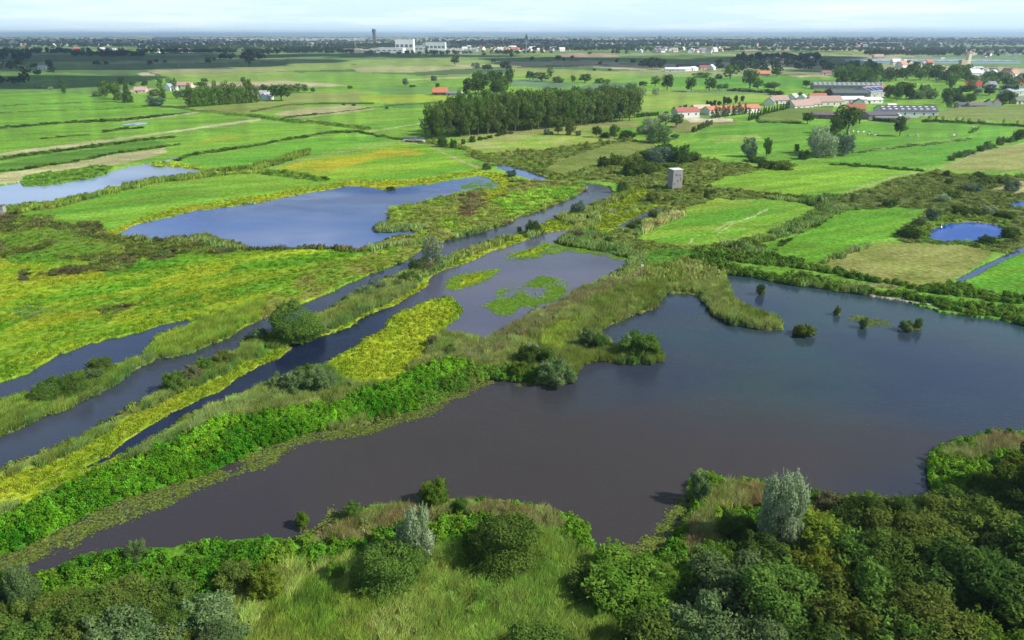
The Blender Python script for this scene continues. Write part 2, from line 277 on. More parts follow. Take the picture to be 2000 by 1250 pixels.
# near shore, bottom of the picture
paint([-780, 1400, -780, 1160, 0, 1100, 110, 1095, 270, 1055, 400, 1055, 560, 1050, 640, 1000, 800, 975, 900, 970, 1060, 985, 1150, 1025, 1190, 1080, 1300, 1040, 1345, 940, 1400, 925, 1500, 930, 1700, 965, 1822, 970, 1800, 900, 1850, 865, 1950, 842, 2780, 870, 2780, 1400], HERB, (70, 132, 30), (110, 160, 44), 'f', 0.8)
paint([420, 1400, 450, 1180, 560, 1120, 800, 1080, 1090, 1050, 1160, 1120, 1180, 1200, 1300, 1260, 1300, 1400], REED, (104, 142, 62), (140, 164, 88), 'b', 1.5)
paint([460, 1350, 500, 1200, 640, 1140, 760, 1190, 700, 1300], REED, (96, 138, 52), (124, 150, 66), 'f', 2)
for q in ([580, 1070, 640, 1035, 760, 1000, 880, 985, 1060, 995, 1120, 1030, 1100, 1050, 900, 1010, 780, 1040, 680, 1065], [1400, 1000, 1380, 960, 1480, 945, 1600, 965, 1560, 1000], [1840, 890, 1950, 855, 2100, 860, 2100, 890, 1900, 900], [1330, 1060, 1380, 990, 1420, 1040, 1400, 1110, 1350, 1130]):
    paint(q, REED, (126, 112, 72), (124, 138, 72), 'f', 2.4)
paint([1150, 1400, 1260, 1200, 1400, 1160, 1500, 1000, 1640, 970, 1840, 985, 1960, 900, 2780, 900, 2780, 1400], HERB, (64, 92, 38), (86, 112, 42), 'f', 1.0)
# ---- water
LAKE = [-780, 1330, -250, 1160, 0, 1086, 60, 1060, 130, 1027, 200, 992, 260, 968, 330, 947, 400, 928, 450, 908, 520, 875, 600, 846, 680, 838, 740, 823, 800, 803, 850, 783, 900, 757, 960, 742, 1000, 743, 1050, 752, 1075, 755, 1100, 748, 1122, 732, 1127, 712, 1180, 709, 1240, 714, 1275, 713, 1290, 702, 1292, 688, 1270, 690, 1215, 684, 1188, 668, 1165, 650, 1185, 640, 1230, 617, 1275, 605, 1283, 592, 1290, 575, 1330, 572, 1370, 579, 1385, 602, 1400, 620, 1440, 634, 1500, 645, 1530, 644, 1533, 632, 1500, 612, 1460, 600, 1440, 585, 1420, 560, 1413, 535, 1440, 538, 1500, 546, 1560, 557, 1620, 564, 1700, 575, 1780, 592, 1830, 608, 1870, 613, 1930, 624, 2000, 632, 2780, 760, 2780, 880, 2000, 845, 1950, 845, 1900, 855, 1850, 868, 1822, 885, 1808, 905, 1815, 940, 1822, 972, 1780, 974, 1730, 980, 1690, 972, 1640, 967, 1560, 955, 1480, 940, 1440, 940, 1400, 937, 1385, 922, 1360, 922, 1347, 940, 1350, 970, 1345, 1000, 1330, 1030, 1300, 1065, 1280, 1085, 1230, 1095, 1180, 1085, 1160, 1060, 1145, 1032, 1110, 1007, 1060, 992, 1000, 984, 940, 980, 880, 978, 810, 985, 740, 990, 700, 1000, 640, 1030, 600, 1050, 580, 1056, 540, 1056, 480, 1056, 400, 1061, 330, 1072, 270, 1075, 200, 1085, 150, 1095, 100, 1115, 0, 1155, -780, 1400]
LAGOON = [165, 915, 220, 890, 250, 860, 290, 830, 330, 810, 360, 798, 390, 785, 430, 760, 480, 727, 520, 707, 560, 692, 576, 684, 560, 670, 600, 668, 625, 659, 680, 642, 720, 617, 760, 602, 790, 582, 830, 564, 850, 542, 870, 530, 900, 517, 950, 497, 1000, 477, 1030, 467, 1060, 460, 1090, 452, 1125, 446, 1112, 458, 1080, 470, 1110, 480, 1180, 494, 1234, 508, 1225, 520, 1180, 542, 1140, 562, 1090, 587, 1050, 607, 1010, 632, 970, 657, 940, 662, 900, 657, 865, 652, 845, 690, 800, 722, 760, 750, 690, 757, 660, 742, 620, 716, 590, 722, 550, 737, 500, 757, 450, 777, 400, 797, 350, 827, 300, 857, 250, 882, 200, 907]
RIVER = [-780, 1250, -780, 1060, 0, 855, 60, 832, 120, 802, 180, 777, 240, 742, 290, 712, 300, 700, 330, 700, 380, 691, 420, 671, 460, 651, 500, 627, 520, 619, 580, 601, 640, 571, 680, 551, 740, 531, 790, 506, 830, 482, 880, 469, 940, 455, 1000, 430, 1060, 410, 1110, 390, 1140, 375, 1150, 367, 1118, 356, 1160, 360, 1195, 368, 1203, 378, 1190, 390, 1150, 401, 1110, 416, 1060, 436, 1000, 459, 940, 476, 880, 500, 850, 511, 820, 521, 800, 529, 760, 546, 720, 566, 680, 582, 640, 606, 610, 617, 540, 652, 490, 662, 460, 686, 420, 702, 350, 741, 310, 766, 280, 786, 250, 801, 200, 831, 150, 856, 100, 881, 50, 901, 0, 919]
POND_L = [-780, 950, 0, 750, 60, 730, 110, 702, 150, 682, 200, 667, 270, 651, 310, 636, 365, 625, 380, 632, 345, 645, 310, 656, 285, 685, 284, 694, 230, 714, 170, 726, 100, 758, 60, 768, 0, 780, -780, 990]
POND_M = [228, 459, 260, 441, 320, 427, 380, 411, 440, 406, 500, 398, 560, 385, 620, 375, 680, 364, 720, 366, 752, 370, 790, 365, 850, 358, 900, 350, 930, 345, 955, 350, 975, 362, 960, 367, 920, 374, 870, 385, 835, 393, 790, 400, 765, 405, 755, 420, 760, 432, 735, 440, 728, 448, 740, 454, 790, 452, 840, 444, 800, 457, 760, 467, 720, 481, 700, 488, 640, 486, 590, 486, 560, 484, 520, 488, 485, 486, 470, 478, 430, 467, 395, 464, 360, 464, 330, 470, 300, 470, 280, 463, 240, 462]
POND_U = [-780, 470, -780, 400, 0, 363, 40, 357, 45, 364, 90, 364, 130, 358, 170, 350, 205, 342, 215, 335, 255, 325, 300, 319, 370, 328, 418, 337, 415, 342, 380, 348, 330, 353, 300, 360, 250, 372, 200, 380, 150, 388, 110, 395, 75, 398, 80, 402, 0, 408]
BODIES = {1: LAKE, 2: LAGOON, 3: RIVER, 4: POND_L, 5: POND_M, 6: POND_U,
    7: [1812, 462, 1822, 448, 1850, 438, 1900, 435, 1940, 438, 1965, 447, 1970, 455, 1950, 466, 1900, 474, 1850, 474, 1825, 469],
    8: [1968, 400, 1985, 395, 2060, 393, 2090, 400, 2060, 410, 2000, 409],
    9: [1862, 548, 1900, 528, 1960, 500, 2000, 480, 2200, 400, 2200, 412, 2000, 492, 1970, 506, 1910, 536, 1870, 552],
    10: [1195, 449, 1230, 430, 1270, 410, 1300, 402, 1306, 408, 1280, 419, 1240, 434, 1215, 448],
    11: [232, 244, 260, 240, 290, 240, 292, 242, 260, 245], 12: [960, 322, 1000, 326, 1040, 339, 1070, 350, 1060, 354, 1030, 349, 990, 338],
    13: [1180, 414, 1205, 407, 1212, 409, 1190, 415], 14: [1132, 339, 1145, 339, 1143, 342, 1133, 342]}
for k, p in BODIES.items(): paint(p, WATER, (58, 60, 40), (70, 70, 48), 'f', 0.8 if k < 5 else 0.4, body=k)
stroke([300, 320, 340, 310, 372, 305], 3, WATER, (60, 60, 40), body=6, warp=.3)
stroke([848, 740, 875, 728, 895, 719], 3, WATER, (60, 60, 40), body=2, warp=.3)
# land and floating plants inside the water
paint([622, 716, 660, 692, 700, 670, 740, 647, 770, 622, 800, 602, 840, 585, 880, 580, 897, 600, 900, 615, 880, 635, 858, 655, 845, 685, 800, 722, 770, 745, 720, 758, 690, 758, 660, 742], MAT, (130, 170, 26), (166, 188, 30), 'f', 1.0)
paint([700, 758, 760, 745, 800, 722, 845, 685, 850, 660, 800, 690, 740, 722], MAT, (148, 178, 26), (172, 188, 28), 'f', 1.5)
paint([840, 585, 882, 578, 902, 600, 905, 616, 880, 632, 890, 610, 875, 590], MAT, (112, 162, 24), (130, 170, 26), 'f', 1.5)
stroke([850, 738, 872, 728, 896, 718], 3.4, WATER, (60, 60, 40), body=2, warp=.4)
paint([872, 562, 890, 547, 930, 532, 978, 526, 965, 540, 930, 555, 890, 568], ALGAE, (116, 170, 26), (136, 178, 30), 'f', 1.2, body=2)
paint([893, 556, 915, 542, 940, 537, 935, 546, 905, 558], MAT, (160, 184, 22), (180, 190, 22), 'f', 1.0)
paint([950, 606, 990, 574, 1040, 552, 1070, 538, 1130, 545, 1095, 574, 1050, 594, 1010, 612, 980, 618], ALGAE, (120, 168, 44), (104, 158, 44), 'f', 2.4, body=2)
paint([980, 512, 1000, 495, 1060, 472, 1110, 478, 1180, 490, 1236, 505, 1228, 512, 1170, 500, 1110, 490, 1050, 500, 1010, 515], ALGAE, (110, 168, 30), (130, 178, 34), 'f', 1.2, body=2)
paint([1000, 500, 1040, 482, 1070, 478, 1040, 495, 1010, 505], MAT, (160, 180, 28), (130, 170, 30), 'f', 1.2)
paint([895, 367, 930, 353, 965, 357, 955, 366, 925, 371], ALGAE, (118, 172, 44), None, 'f', 1.2, body=5)
paint([860, 655, 875, 648, 920, 655, 945, 662, 1010, 632, 1090, 587, 1140, 562, 1180, 542, 1180, 548, 1090, 596, 1010, 642, 945, 672, 900, 664], MAT, (126, 170, 24), (110, 158, 30), 'f', .8)
paint([590, 745, 520, 757, 450, 780, 400, 800, 300, 860, 300, 866, 400, 812, 470, 790, 560, 765], REED, (102, 134, 62), (128, 150, 78), 'f', 1)
# water lilies along the banks of the lake
for q in ([-780, 1340, -250, 1165, 0, 1092, 60, 1066, 130, 1033, 200, 998, 330, 950, 450, 912, 520, 880, 600, 850, 640, 843, 720, 832, 800, 806, 828, 804, 790, 820, 720, 835, 640, 858, 600, 862, 560, 880, 540, 905, 480, 925, 420, 945, 370, 960, 300, 990, 210, 1035, 160, 1045, 110, 1080, 60, 1100, 0, 1130, -780, 1420],
          [820, 790, 900, 758, 965, 745, 950, 758, 870, 785, 828, 804], [1000, 744, 1050, 752, 1048, 760, 1000, 750], [580, 1055, 590, 1030, 640, 1015, 650, 990, 665, 1000, 680, 1005, 640, 1040, 600, 1060],
          [1170, 1080, 1200, 1065, 1250, 1055, 1275, 1045, 1300, 1030, 1310, 1000, 1335, 975, 1350, 990, 1340, 1020, 1300, 1075, 1230, 1105, 1190, 1095], [180, 1085, 230, 1062, 245, 1070, 225, 1085],
          [1655, 622, 1668, 614, 1700, 618, 1730, 627, 1755, 635, 1740, 639, 1700, 634, 1675, 630], [1197, 627, 1210, 623, 1214, 628, 1204, 632], [1275, 600, 1284, 592, 1286, 600]):
    paint(q, LILY, None, None, 'f', 1.6)
stroke([-300, 1190, 0, 1094, 60, 1068, 130, 1035, 200, 1000, 260, 976, 330, 955, 400, 936, 450, 916, 520, 883, 600, 854, 680, 845, 740, 829, 800, 809, 830, 800], 22, LILY, None, None, 'f', .8)
# small islets in the lake
for (ex, ey, ew, eh) in ((1574, 650, 19, 6), (1636, 612, 6, 3), (1688, 637, 9, 4), (1778, 641, 17, 5), (1486, 571, 7, 3), (1590, 548, 1, 1)):
    a = np.linspace(0, 2 * np.pi, 14)[:-1]
    paint([(ex + ew * math.cos(t), ey + eh * math.sin(t)) for t in a], REED, (96, 124, 56), (120, 140, 70), 'f', 0.4)
paint([300, 318, 345, 318, 385, 326, 420, 336, 400, 334, 350, 327, 305, 325], MARSH, (128, 170, 50), (150, 172, 60), 'f', .5)
paint([42, 352, 60, 343, 110, 335, 150, 330, 205, 322, 215, 328, 205, 341, 170, 349, 130, 357, 90, 363, 45, 362], MARSH, (78, 124, 46), (104, 146, 56), 'f', .6)
mm = (CLS == FIELD) | (CLS == TUFT) | (CLS == GRASS)
a_ = 0.55; mow = vn((WX * math.cos(a_) + WY * math.sin(a_)) / 160, (-WX * math.sin(a_) + WY * math.cos(a_)) / np.maximum(2.6, DIST / 170), 63) - .5
COL *= np.where(mm & (DIST > 150), 1 + .30 * mow, 1)[:, :, None]
# ---- ditches, hedges and tracks
def dl(p, w_, c1=DIT1, c2=DIT2, cls=MARSH, warp=.6): stroke(p, w_, cls, c1, c2, 'f', warp)
dl([-780, 265, 0, 250, 135, 240, 240, 235, 330, 226, 390, 220], 4); dl([0, 207, 150, 201, 260, 196], 1.3); dl([-300, 232, 0, 221, 150, 215, 287, 209, 330, 208], 1.4)
dl([240, 238, 320, 229, 392, 220], 2, (182, 182, 140), None, FIELD); dl([-780, 322, 0, 312, 80, 300, 180, 287, 300, 272, 340, 268], 4.5); dl([80, 273, 130, 268, 175, 263], 1.6); dl([200, 258, 250, 252, 275, 250], 2.4)
dl([-780, 352, 0, 338, 120, 321, 215, 303, 350, 284], 2.5); dl([345, 316, 372, 304, 440, 294, 500, 285, 560, 272, 640, 260, 700, 258, 740, 266, 800, 276], 4.5)
dl([375, 217, 420, 220, 500, 228, 560, 236, 640, 243, 720, 252], 6, (74, 112, 48), (106, 140, 60)); dl([290, 207, 340, 210, 380, 215], 3); dl([560, 230, 660, 220, 760, 207, 860, 201], 2); dl([490, 218, 560, 205, 640, 202, 730, 203], 3)
dl([520, 332, 620, 306, 700, 291, 770, 280, 795, 275], 1.5, (150, 160, 110), None, FIELD); dl([500, 336, 560, 345, 640, 353], 7, (74, 118, 42), (96, 140, 50)); dl([720, 258, 770, 250, 830, 240], 2, (176, 184, 120), None, FIELD)
dl([790, 278, 830, 280, 870, 300, 920, 325, 950, 335], 4, (176, 176, 116), (120, 150, 66), FIELD, 1.0); dl([800, 275, 850, 280, 900, 290, 960, 310, 1050, 325, 1100, 340], 8, (84, 118, 50), (112, 138, 64))
dl([600, 300, 500, 330, 300, 355, 170, 385, 90, 405, 0, 415, -500, 460], 10, (76, 108, 44), (110, 138, 60), REED, 1.4); dl([420, 340, 520, 335, 600, 340], 6, (96, 130, 50), (120, 150, 60))
dl([285, 470, 330, 472, 395, 466, 470, 480], 8, (70, 88, 40), (96, 108, 52), REED, 1.2); dl([485, 490, 560, 488, 700, 491], 7, (82, 92, 44), (104, 112, 54), REED, 1.2)
dl([1380, 366, 1480, 378, 1560, 388, 1600, 398], 5, SB1, SB2, SCRUB); dl([1470, 480, 1530, 458, 1580, 432, 1615, 412], 5, (74, 108, 44), (100, 132, 60), REED); dl([1500, 495, 1540, 470, 1600, 440, 1620, 425], 1.6, (50, 64, 36))
dl([1600, 396, 1700, 361, 1760, 343, 1850, 326, 1900, 303, 2000, 280, 2200, 250], 2.2, (182, 180, 130), (150, 160, 92), FIELD, .8)
dl([1620, 322, 1720, 327, 1800, 335], 3); dl([1660, 300, 1740, 290, 1800, 285, 1870, 275, 1900, 272], 3, (120, 150, 110), (90, 130, 70)); dl([1480, 378, 1590, 392], 3)
dl([1895, 262, 1915, 246], 1.6); dl([1800, 236, 1900, 241, 2000, 247, 2200, 255], 4, (48, 78, 34), (64, 92, 40)); dl([1480, 239, 1560, 241], 2)
for q in ([1395, 463, 1440, 438, 1480, 420, 1500, 412], [1390, 457, 1430, 438, 1470, 424, 1500, 409], [1390, 455, 1400, 464, 1430, 468, 1460, 470], [1340, 474, 1365, 462, 1382, 458]):
    stroke(q, 1.8, FIELD, (196, 206, 150), (120, 176, 60), 'f', 1.0)
paint([1255, 450, 1290, 430, 1330, 415, 1325, 428, 1290, 445, 1262, 455], REED, (190, 178, 122), (140, 150, 80), 'f', 2.0)
dl([1040, 322, 1100, 312, 1160, 296, 1220, 280], 2, (184, 186, 124), (140, 160, 80), FIELD, 1.0)
stroke([1288, 572, 1330, 571, 1372, 577], 3, MAT, (150, 168, 70), None, 'f', .2)
stroke([1700, 577, 1780, 590, 1815, 596, 1835, 604], 3, FIELD, (178, 176, 150), None, 'f', .2)
stroke([1870, 434, 1900, 433, 1940, 437, 1970, 445, 2000, 455], 3, MAT, (164, 172, 80), None, 'f', .3)
paint([1060, 330, 1130, 300, 1190, 284, 1262, 272, 1290, 288, 1180, 322, 1100, 342], FIELD, (112, 138, 64), (132, 150, 82), 'f', 1.5)
gap = (CLS == GRASS) & (PY > 385) & ((PX < 1700) | (PY > 640))
wf = np.clip((COL[:, :, 1] / (COL[:, :, 0] + 1e-5) - 1.12) / .5, 0, 1)[:, :, None]; COL *= 1 + wf * (np.array([1.14, 1.0, .66], np.float32) - 1)
full_ = gap; COL[full_] = mixc(RD1, RD2, tt('f', full_)); CLS[full_] = REED
def smp(px, py, arr):
    ix = np.clip(np.round(np.asarray(px) - RX0 - 0.5).astype(int), 0, W_ - 1); iy = np.clip(np.round(np.asarray(py) - RY0 - 0.5).astype(int), 0, H_ - 1)
    return arr[iy, ix]
# ------------------------------------------------------------------ mesh and object helpers
def mk_mesh(name, V, Fc):
    V = np.asarray(V, np.float32); Fc = np.asarray(Fc, np.int32); k = Fc.shape[1]
    me = bpy.data.meshes.new(name); me.vertices.add(len(V)); me.vertices.foreach_set('co', V.ravel())
    me.loops.add(Fc.size); me.loops.foreach_set('vertex_index', Fc.ravel())
    me.polygons.add(len(Fc)); me.polygons.foreach_set('loop_start', np.arange(0, Fc.size, k, dtype=np.int32))
    me.polygons.foreach_set('loop_total', np.full(len(Fc), k, np.int32)); me.update(calc_edges=True); me.polygons.foreach_set('use_smooth', np.zeros(len(Fc), bool)); return me
def tag(o, label=None, cat=None, group=None, kind=None):
    if label: o['label'] = label
    if cat: o['category'] = cat
    if group: o['group'] = group
    if kind: o['kind'] = kind
    return o
def link(name, me, mat=None, parent=None):
    o = bpy.data.objects.new(name, me); C.objects.link(o)
    if mat is not None: me.materials.clear(); me.materials.append(mat)
    if parent is not None: o.parent = parent
    return o
def empty(name, x, y, z=0, rz=0):
    o = bpy.data.objects.new(name, None); C.objects.link(o); o.location = (x, y, z); o.rotation_euler = (0, 0, rz); o.empty_display_size = .5; return o
# ------------------------------------------------------------------ materials
def newmat(name):
    m = bpy.data.materials.new(name); m.use_nodes = True; t = m.node_tree; t.nodes.clear()
    o = t.nodes.new('ShaderNodeOutputMaterial'); return m, t, o
def simple(name, col, rough=.8, var=.12, scale=1.5, metal=0, bump=0):
    m, t, o = newmat(name); b = N(t, 'ShaderNodeBsdfPrincipled'); b.inputs['Roughness'].default_value = rough; b.inputs['Metallic'].default_value = metal
    tc_ = N(t, 'ShaderNodeTexCoord'); n = N(t, 'ShaderNodeTexNoise'); n.inputs['Scale'].default_value = scale; n.inputs['Detail'].default_value = 5
    t.links.new(tc_.outputs['Object'], n.inputs['Vector'])
    r = N(t, 'ShaderNodeMix', data_type='RGBA'); r.inputs[6].default_value = tuple(c * (1 - var * 2) for c in col) + (1,); r.inputs[7].default_value = tuple(min(1, c * (1 + var)) for c in col) + (1,)
    t.links.new(n.outputs[0], r.inputs[0]); t.links.new(r.outputs[2], b.inputs['Base Color']); t.links.new(b.outputs[0], o.inputs[0])
    return m
KG = 0.62
def ground_mat():
    m, t, o = newmat('ground cover'); b = N(t, 'ShaderNodeBsdfPrincipled'); b.inputs['Roughness'].default_value = .95; b.inputs['Specular IOR Level'].default_value = .15
    a = N(t, 'ShaderNodeAttribute', attribute_name='col'); g = N(t, 'ShaderNodeNewGeometry')
    def nz(scale, det, rough=.6, stretch=None):
        n = N(t, 'ShaderNodeTexNoise'); n.inputs['Scale'].default_value = scale; n.inputs['Detail'].default_value = det; n.inputs['Roughness'].default_value = rough
        if stretch:
            mp = N(t, 'ShaderNodeMapping'); mp.inputs['Rotation'].default_value = (0, 0, stretch[0]); mp.inputs['Scale'].default_value = (stretch[1], 1, 1)
            t.links.new(g.outputs['Position'], mp.inputs[0]); t.links.new(mp.outputs[0], n.inputs['Vector'])
        else: t.links.new(g.outputs['Position'], n.inputs['Vector'])
        return n.outputs[0]
    n1 = nz(.9, 6); n2 = nz(.11, 5, .6, (-.5, .3)); n3 = nz(.016, 4, .6, (-.5, .5))
    def mrg(x, lo, hi, a0=.3, b0=.7):
        r = N(t, 'ShaderNodeMapRange'); t.links.new(x, r.inputs[0]); r.inputs[1].default_value = a0; r.inputs[2].default_value = b0; r.inputs[3].default_value = lo; r.inputs[4].default_value = hi; return r.outputs[0]
    mu = N(t, 'ShaderNodeMath', operation='MULTIPLY'); t.links.new(mrg(n1, .55, 1.38), mu.inputs[0]); t.links.new(mrg(n2, .74, 1.22), mu.inputs[1])
    mu2 = N(t, 'ShaderNodeMath', operation='MULTIPLY'); t.links.new(mu.outputs[0], mu2.inputs[0]); t.links.new(mrg(n3, .86, 1.12), mu2.inputs[1])
    hs = N(t, 'ShaderNodeHueSaturation'); t.links.new(a.outputs['Color'], hs.inputs['Color']); t.links.new(mu2.outputs[0], hs.inputs['Value'])
    t.links.new(mrg(n2, .485, .512), hs.inputs['Hue']); t.links.new(mrg(n1, 1.15, .85), hs.inputs['Saturation'])
    bp = N(t, 'ShaderNodeBump'); bp.inputs['Strength'].default_value = .7; bp.inputs['Distance'].default_value = .25; t.links.new(n1, bp.inputs['Height'])
    t.links.new(hs.outputs[0], b.inputs['Base Color']); t.links.new(bp.outputs[0], b.inputs['Normal']); t.links.new(b.outputs[0], o.inputs[0]); return m
def water_mat(name, col, col2, rough=.07, bump=.05, wscale=1.2):
    m, t, o = newmat(name); b = N(t, 'ShaderNodeBsdfPrincipled'); b.inputs['Roughness'].default_value = rough; b.inputs['IOR'].default_value = 1.333
    g = N(t, 'ShaderNodeNewGeometry')
    mp = N(t, 'ShaderNodeMapping'); mp.inputs['Rotation'].default_value = (0, 0, .5); mp.inputs['Scale'].default_value = (.5, 1, 1); t.links.new(g.outputs['Position'], mp.inputs[0])
    n = N(t, 'ShaderNodeTexNoise'); n.inputs['Scale'].default_value = wscale; n.inputs['Detail'].default_value = 5; n.inputs['Roughness'].default_value = .6; t.links.new(mp.outputs[0], n.inputs['Vector'])
    big = N(t, 'ShaderNodeTexNoise'); big.inputs['Scale'].default_value = .022; big.inputs['Detail'].default_value = 4; t.links.new(mp.outputs[0], big.inputs['Vector'])
    r = N(t, 'ShaderNodeMapRange'); t.links.new(big.outputs[0], r.inputs[0]); r.inputs[1].default_value = .38; r.inputs[2].default_value = .62
    mi = N(t, 'ShaderNodeMix', data_type='RGBA'); t.links.new(r.outputs[0], mi.inputs[0]); mi.inputs[6].default_value = (*col, 1); mi.inputs[7].default_value = (*col2, 1)
    bp = N(t, 'ShaderNodeBump'); bp.inputs['Distance'].default_value = bump; t.links.new(n.outputs[0], bp.inputs['Height'])
    wp = N(t, 'ShaderNodeTexNoise'); wp.inputs['Scale'].default_value = .035; wp.inputs['Detail'].default_value = 6; wp.inputs['Roughness'].default_value = .62; t.links.new(mp.outputs[0], wp.inputs['Vector'])
    r2 = N(t, 'ShaderNodeMapRange'); t.links.new(wp.outputs[0], r2.inputs[0]); r2.inputs[1].default_value = .40; r2.inputs[2].default_value = .60; r2.inputs[3].default_value = .35; r2.inputs[4].default_value = 1.7; t.links.new(r2.outputs[0], bp.inputs['Strength'])
    r3 = N(t, 'ShaderNodeMapRange'); t.links.new(wp.outputs[0], r3.inputs[0]); r3.inputs[1].default_value = .40; r3.inputs[2].default_value = .60; r3.inputs[3].default_value = rough * .5; r3.inputs[4].default_value = rough * 2.2; t.links.new(r3.outputs[0], b.inputs['Roughness'])
    if name.startswith('lagoon'):                  # dark channel to the left, paler pool to the right
        sx = N(t, 'ShaderNodeSeparateXYZ'); t.links.new(g.outputs['Position'], sx.inputs[0])
        gx = N(t, 'ShaderNodeMapRange'); t.links.new(sx.outputs[0], gx.inputs[0]); gx.inputs[1].default_value = -34; gx.inputs[2].default_value = -12; gx.interpolation_type = 'SMOOTHSTEP'
        dk_ = N(t, 'ShaderNodeMix', data_type='RGBA'); t.links.new(gx.outputs[0], dk_.inputs[0]); dk_.inputs[6].default_value = (.009, .014, .034, 1); t.links.new(mi.outputs[2], dk_.inputs[7]); mi = dk_
    if name.startswith('lake'):                    # water tone plus painted-in cloud reflections: brown left, blue and teal beyond
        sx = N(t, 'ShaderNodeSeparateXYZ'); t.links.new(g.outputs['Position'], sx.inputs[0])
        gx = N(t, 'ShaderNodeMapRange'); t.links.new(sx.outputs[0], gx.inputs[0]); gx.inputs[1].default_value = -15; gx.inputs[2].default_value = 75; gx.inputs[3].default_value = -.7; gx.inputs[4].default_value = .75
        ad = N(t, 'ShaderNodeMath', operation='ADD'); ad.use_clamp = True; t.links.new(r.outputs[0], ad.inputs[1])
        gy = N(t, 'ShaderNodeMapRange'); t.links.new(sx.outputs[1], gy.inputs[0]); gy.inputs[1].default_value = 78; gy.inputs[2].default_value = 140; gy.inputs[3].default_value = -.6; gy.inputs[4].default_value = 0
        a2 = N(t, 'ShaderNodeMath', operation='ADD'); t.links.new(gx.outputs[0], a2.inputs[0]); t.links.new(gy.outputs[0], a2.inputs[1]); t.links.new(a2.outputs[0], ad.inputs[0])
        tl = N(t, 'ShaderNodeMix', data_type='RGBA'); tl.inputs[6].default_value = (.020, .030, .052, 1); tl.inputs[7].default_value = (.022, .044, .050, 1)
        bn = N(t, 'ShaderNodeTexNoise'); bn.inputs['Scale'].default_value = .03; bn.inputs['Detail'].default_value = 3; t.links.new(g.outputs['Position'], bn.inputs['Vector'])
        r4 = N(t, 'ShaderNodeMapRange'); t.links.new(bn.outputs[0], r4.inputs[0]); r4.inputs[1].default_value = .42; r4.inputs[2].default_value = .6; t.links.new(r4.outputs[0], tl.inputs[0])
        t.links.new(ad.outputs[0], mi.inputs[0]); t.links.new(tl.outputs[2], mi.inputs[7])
    t.links.new(mi.outputs[2], b.inputs['Base Color']); t.links.new(bp.outputs[0], b.inputs['Normal']); t.links.new(b.outputs[0], o.inputs[0]); return m
def leaf_mat(name, col=None, col2=None, inst=False, scale=.35, trans=.38, rnd=.18):
    m, t, o = newmat(name); g = N(t, 'ShaderNodeNewGeometry')
    d = N(t, 'ShaderNodeBsdfDiffuse'); tr = N(t, 'ShaderNodeBsdfTranslucent'); ms = N(t, 'ShaderNodeMixShader'); ms.inputs[0].default_value = trans
    n = N(t, 'ShaderNodeTexNoise'); n.inputs['Scale'].default_value = scale; n.inputs['Detail'].default_value = 4; t.links.new(g.outputs['Position'], n.inputs['Vector'])
    if inst: a = N(t, 'ShaderNodeAttribute', attribute_type='INSTANCER', attribute_name='col'); base = a.outputs['Color']
    else:
        mi = N(t, 'ShaderNodeMix', data_type='RGBA'); r = N(t, 'ShaderNodeMapRange'); t.links.new(n.outputs[0], r.inputs[0]); r.inputs[1].default_value = .35; r.inputs[2].default_value = .65
        t.links.new(r.outputs[0], mi.inputs[0]); mi.inputs[6].default_value = (*col, 1); mi.inputs[7].default_value = (*(col2 or col), 1); base = mi.outputs[2]
    wn = N(t, 'ShaderNodeTexWhiteNoise', noise_dimensions='1D'); t.links.new(g.outputs['Random Per Island'], wn.inputs['W'])
    oi = N(t, 'ShaderNodeObjectInfo')
    v = N(t, 'ShaderNodeMapRange'); t.links.new(wn.outputs[0], v.inputs[0]); v.inputs[3].default_value = .68; v.inputs[4].default_value = 1.34
    v2 = N(t, 'ShaderNodeMapRange'); t.links.new(oi.outputs['Random'], v2.inputs[0]); v2.inputs[3].default_value = 1 - rnd; v2.inputs[4].default_value = 1 + rnd
    mu = N(t, 'ShaderNodeMath', operation='MULTIPLY'); t.links.new(v.outputs[0], mu.inputs[0]); t.links.new(v2.outputs[0], mu.inputs[1])
    hs = N(t, 'ShaderNodeHueSaturation'); t.links.new(base, hs.inputs['Color']); t.links.new(mu.outputs[0], hs.inputs['Value'])
    h2 = N(t, 'ShaderNodeMapRange'); t.links.new(oi.outputs['Random'], h2.inputs[0]); h2.inputs[3].default_value = .488; h2.inputs[4].default_value = .508; t.links.new(h2.outputs[0], hs.inputs['Hue'])
    t.links.new(hs.outputs[0], d.inputs[0]); t.links.new(hs.outputs[0], tr.inputs[0])
    t.links.new(d.outputs[0], ms.inputs[1]); t.links.new(tr.outputs[0], ms.inputs[2]); t.links.new(ms.outputs[0], o.inputs[0]); return m
M_leafi = leaf_mat('marsh leaves', inst=True, trans=.35)
M_bark = simple('bark', (.13, .10, .07), .9, .3, 6)
# ------------------------------------------------------------------ ground
pys = np.concatenate([np.arange(69, 120, .6), np.arange(120, 1260, 1.25), np.arange(1262, 1500, 6.0)])
_, yr = G(np.full(pys.shape, 1000.0), pys)
yr = np.concatenate([[90000.], yr, [10, 0, -20, -60, -120, -250]])
NR = len(yr); NC = 1720
cdep = np.maximum(yr * CP + H * SP, 60)
s_ = np.linspace(-1, 1, NC) * 1.25
GX = cdep[:, None] * s_[None, :]; GY = np.repeat(yr[:, None], NC, 1)
fw0 = GY * CP + H * SP
valid = (GY > 45)
gpx = np.where(valid, 1000 + F * GX / np.maximum(fw0, 1), 1000); gpy = np.where(valid, 625 - F * (GY * SP - H * CP) / np.maximum(fw0, 1), 1399)
gc = smp(gpx, gpy, CLS); gcol = smp(gpx, gpy, COL).astype(np.float64); gb = smp(gpx, gpy, BODY)
HT = np.array([.35, -.8, .3, .4, .1, .35, .3, -.8, .3, .32, -.8, .35])
GZ = HT[gc]; land = (GZ > 0.2)
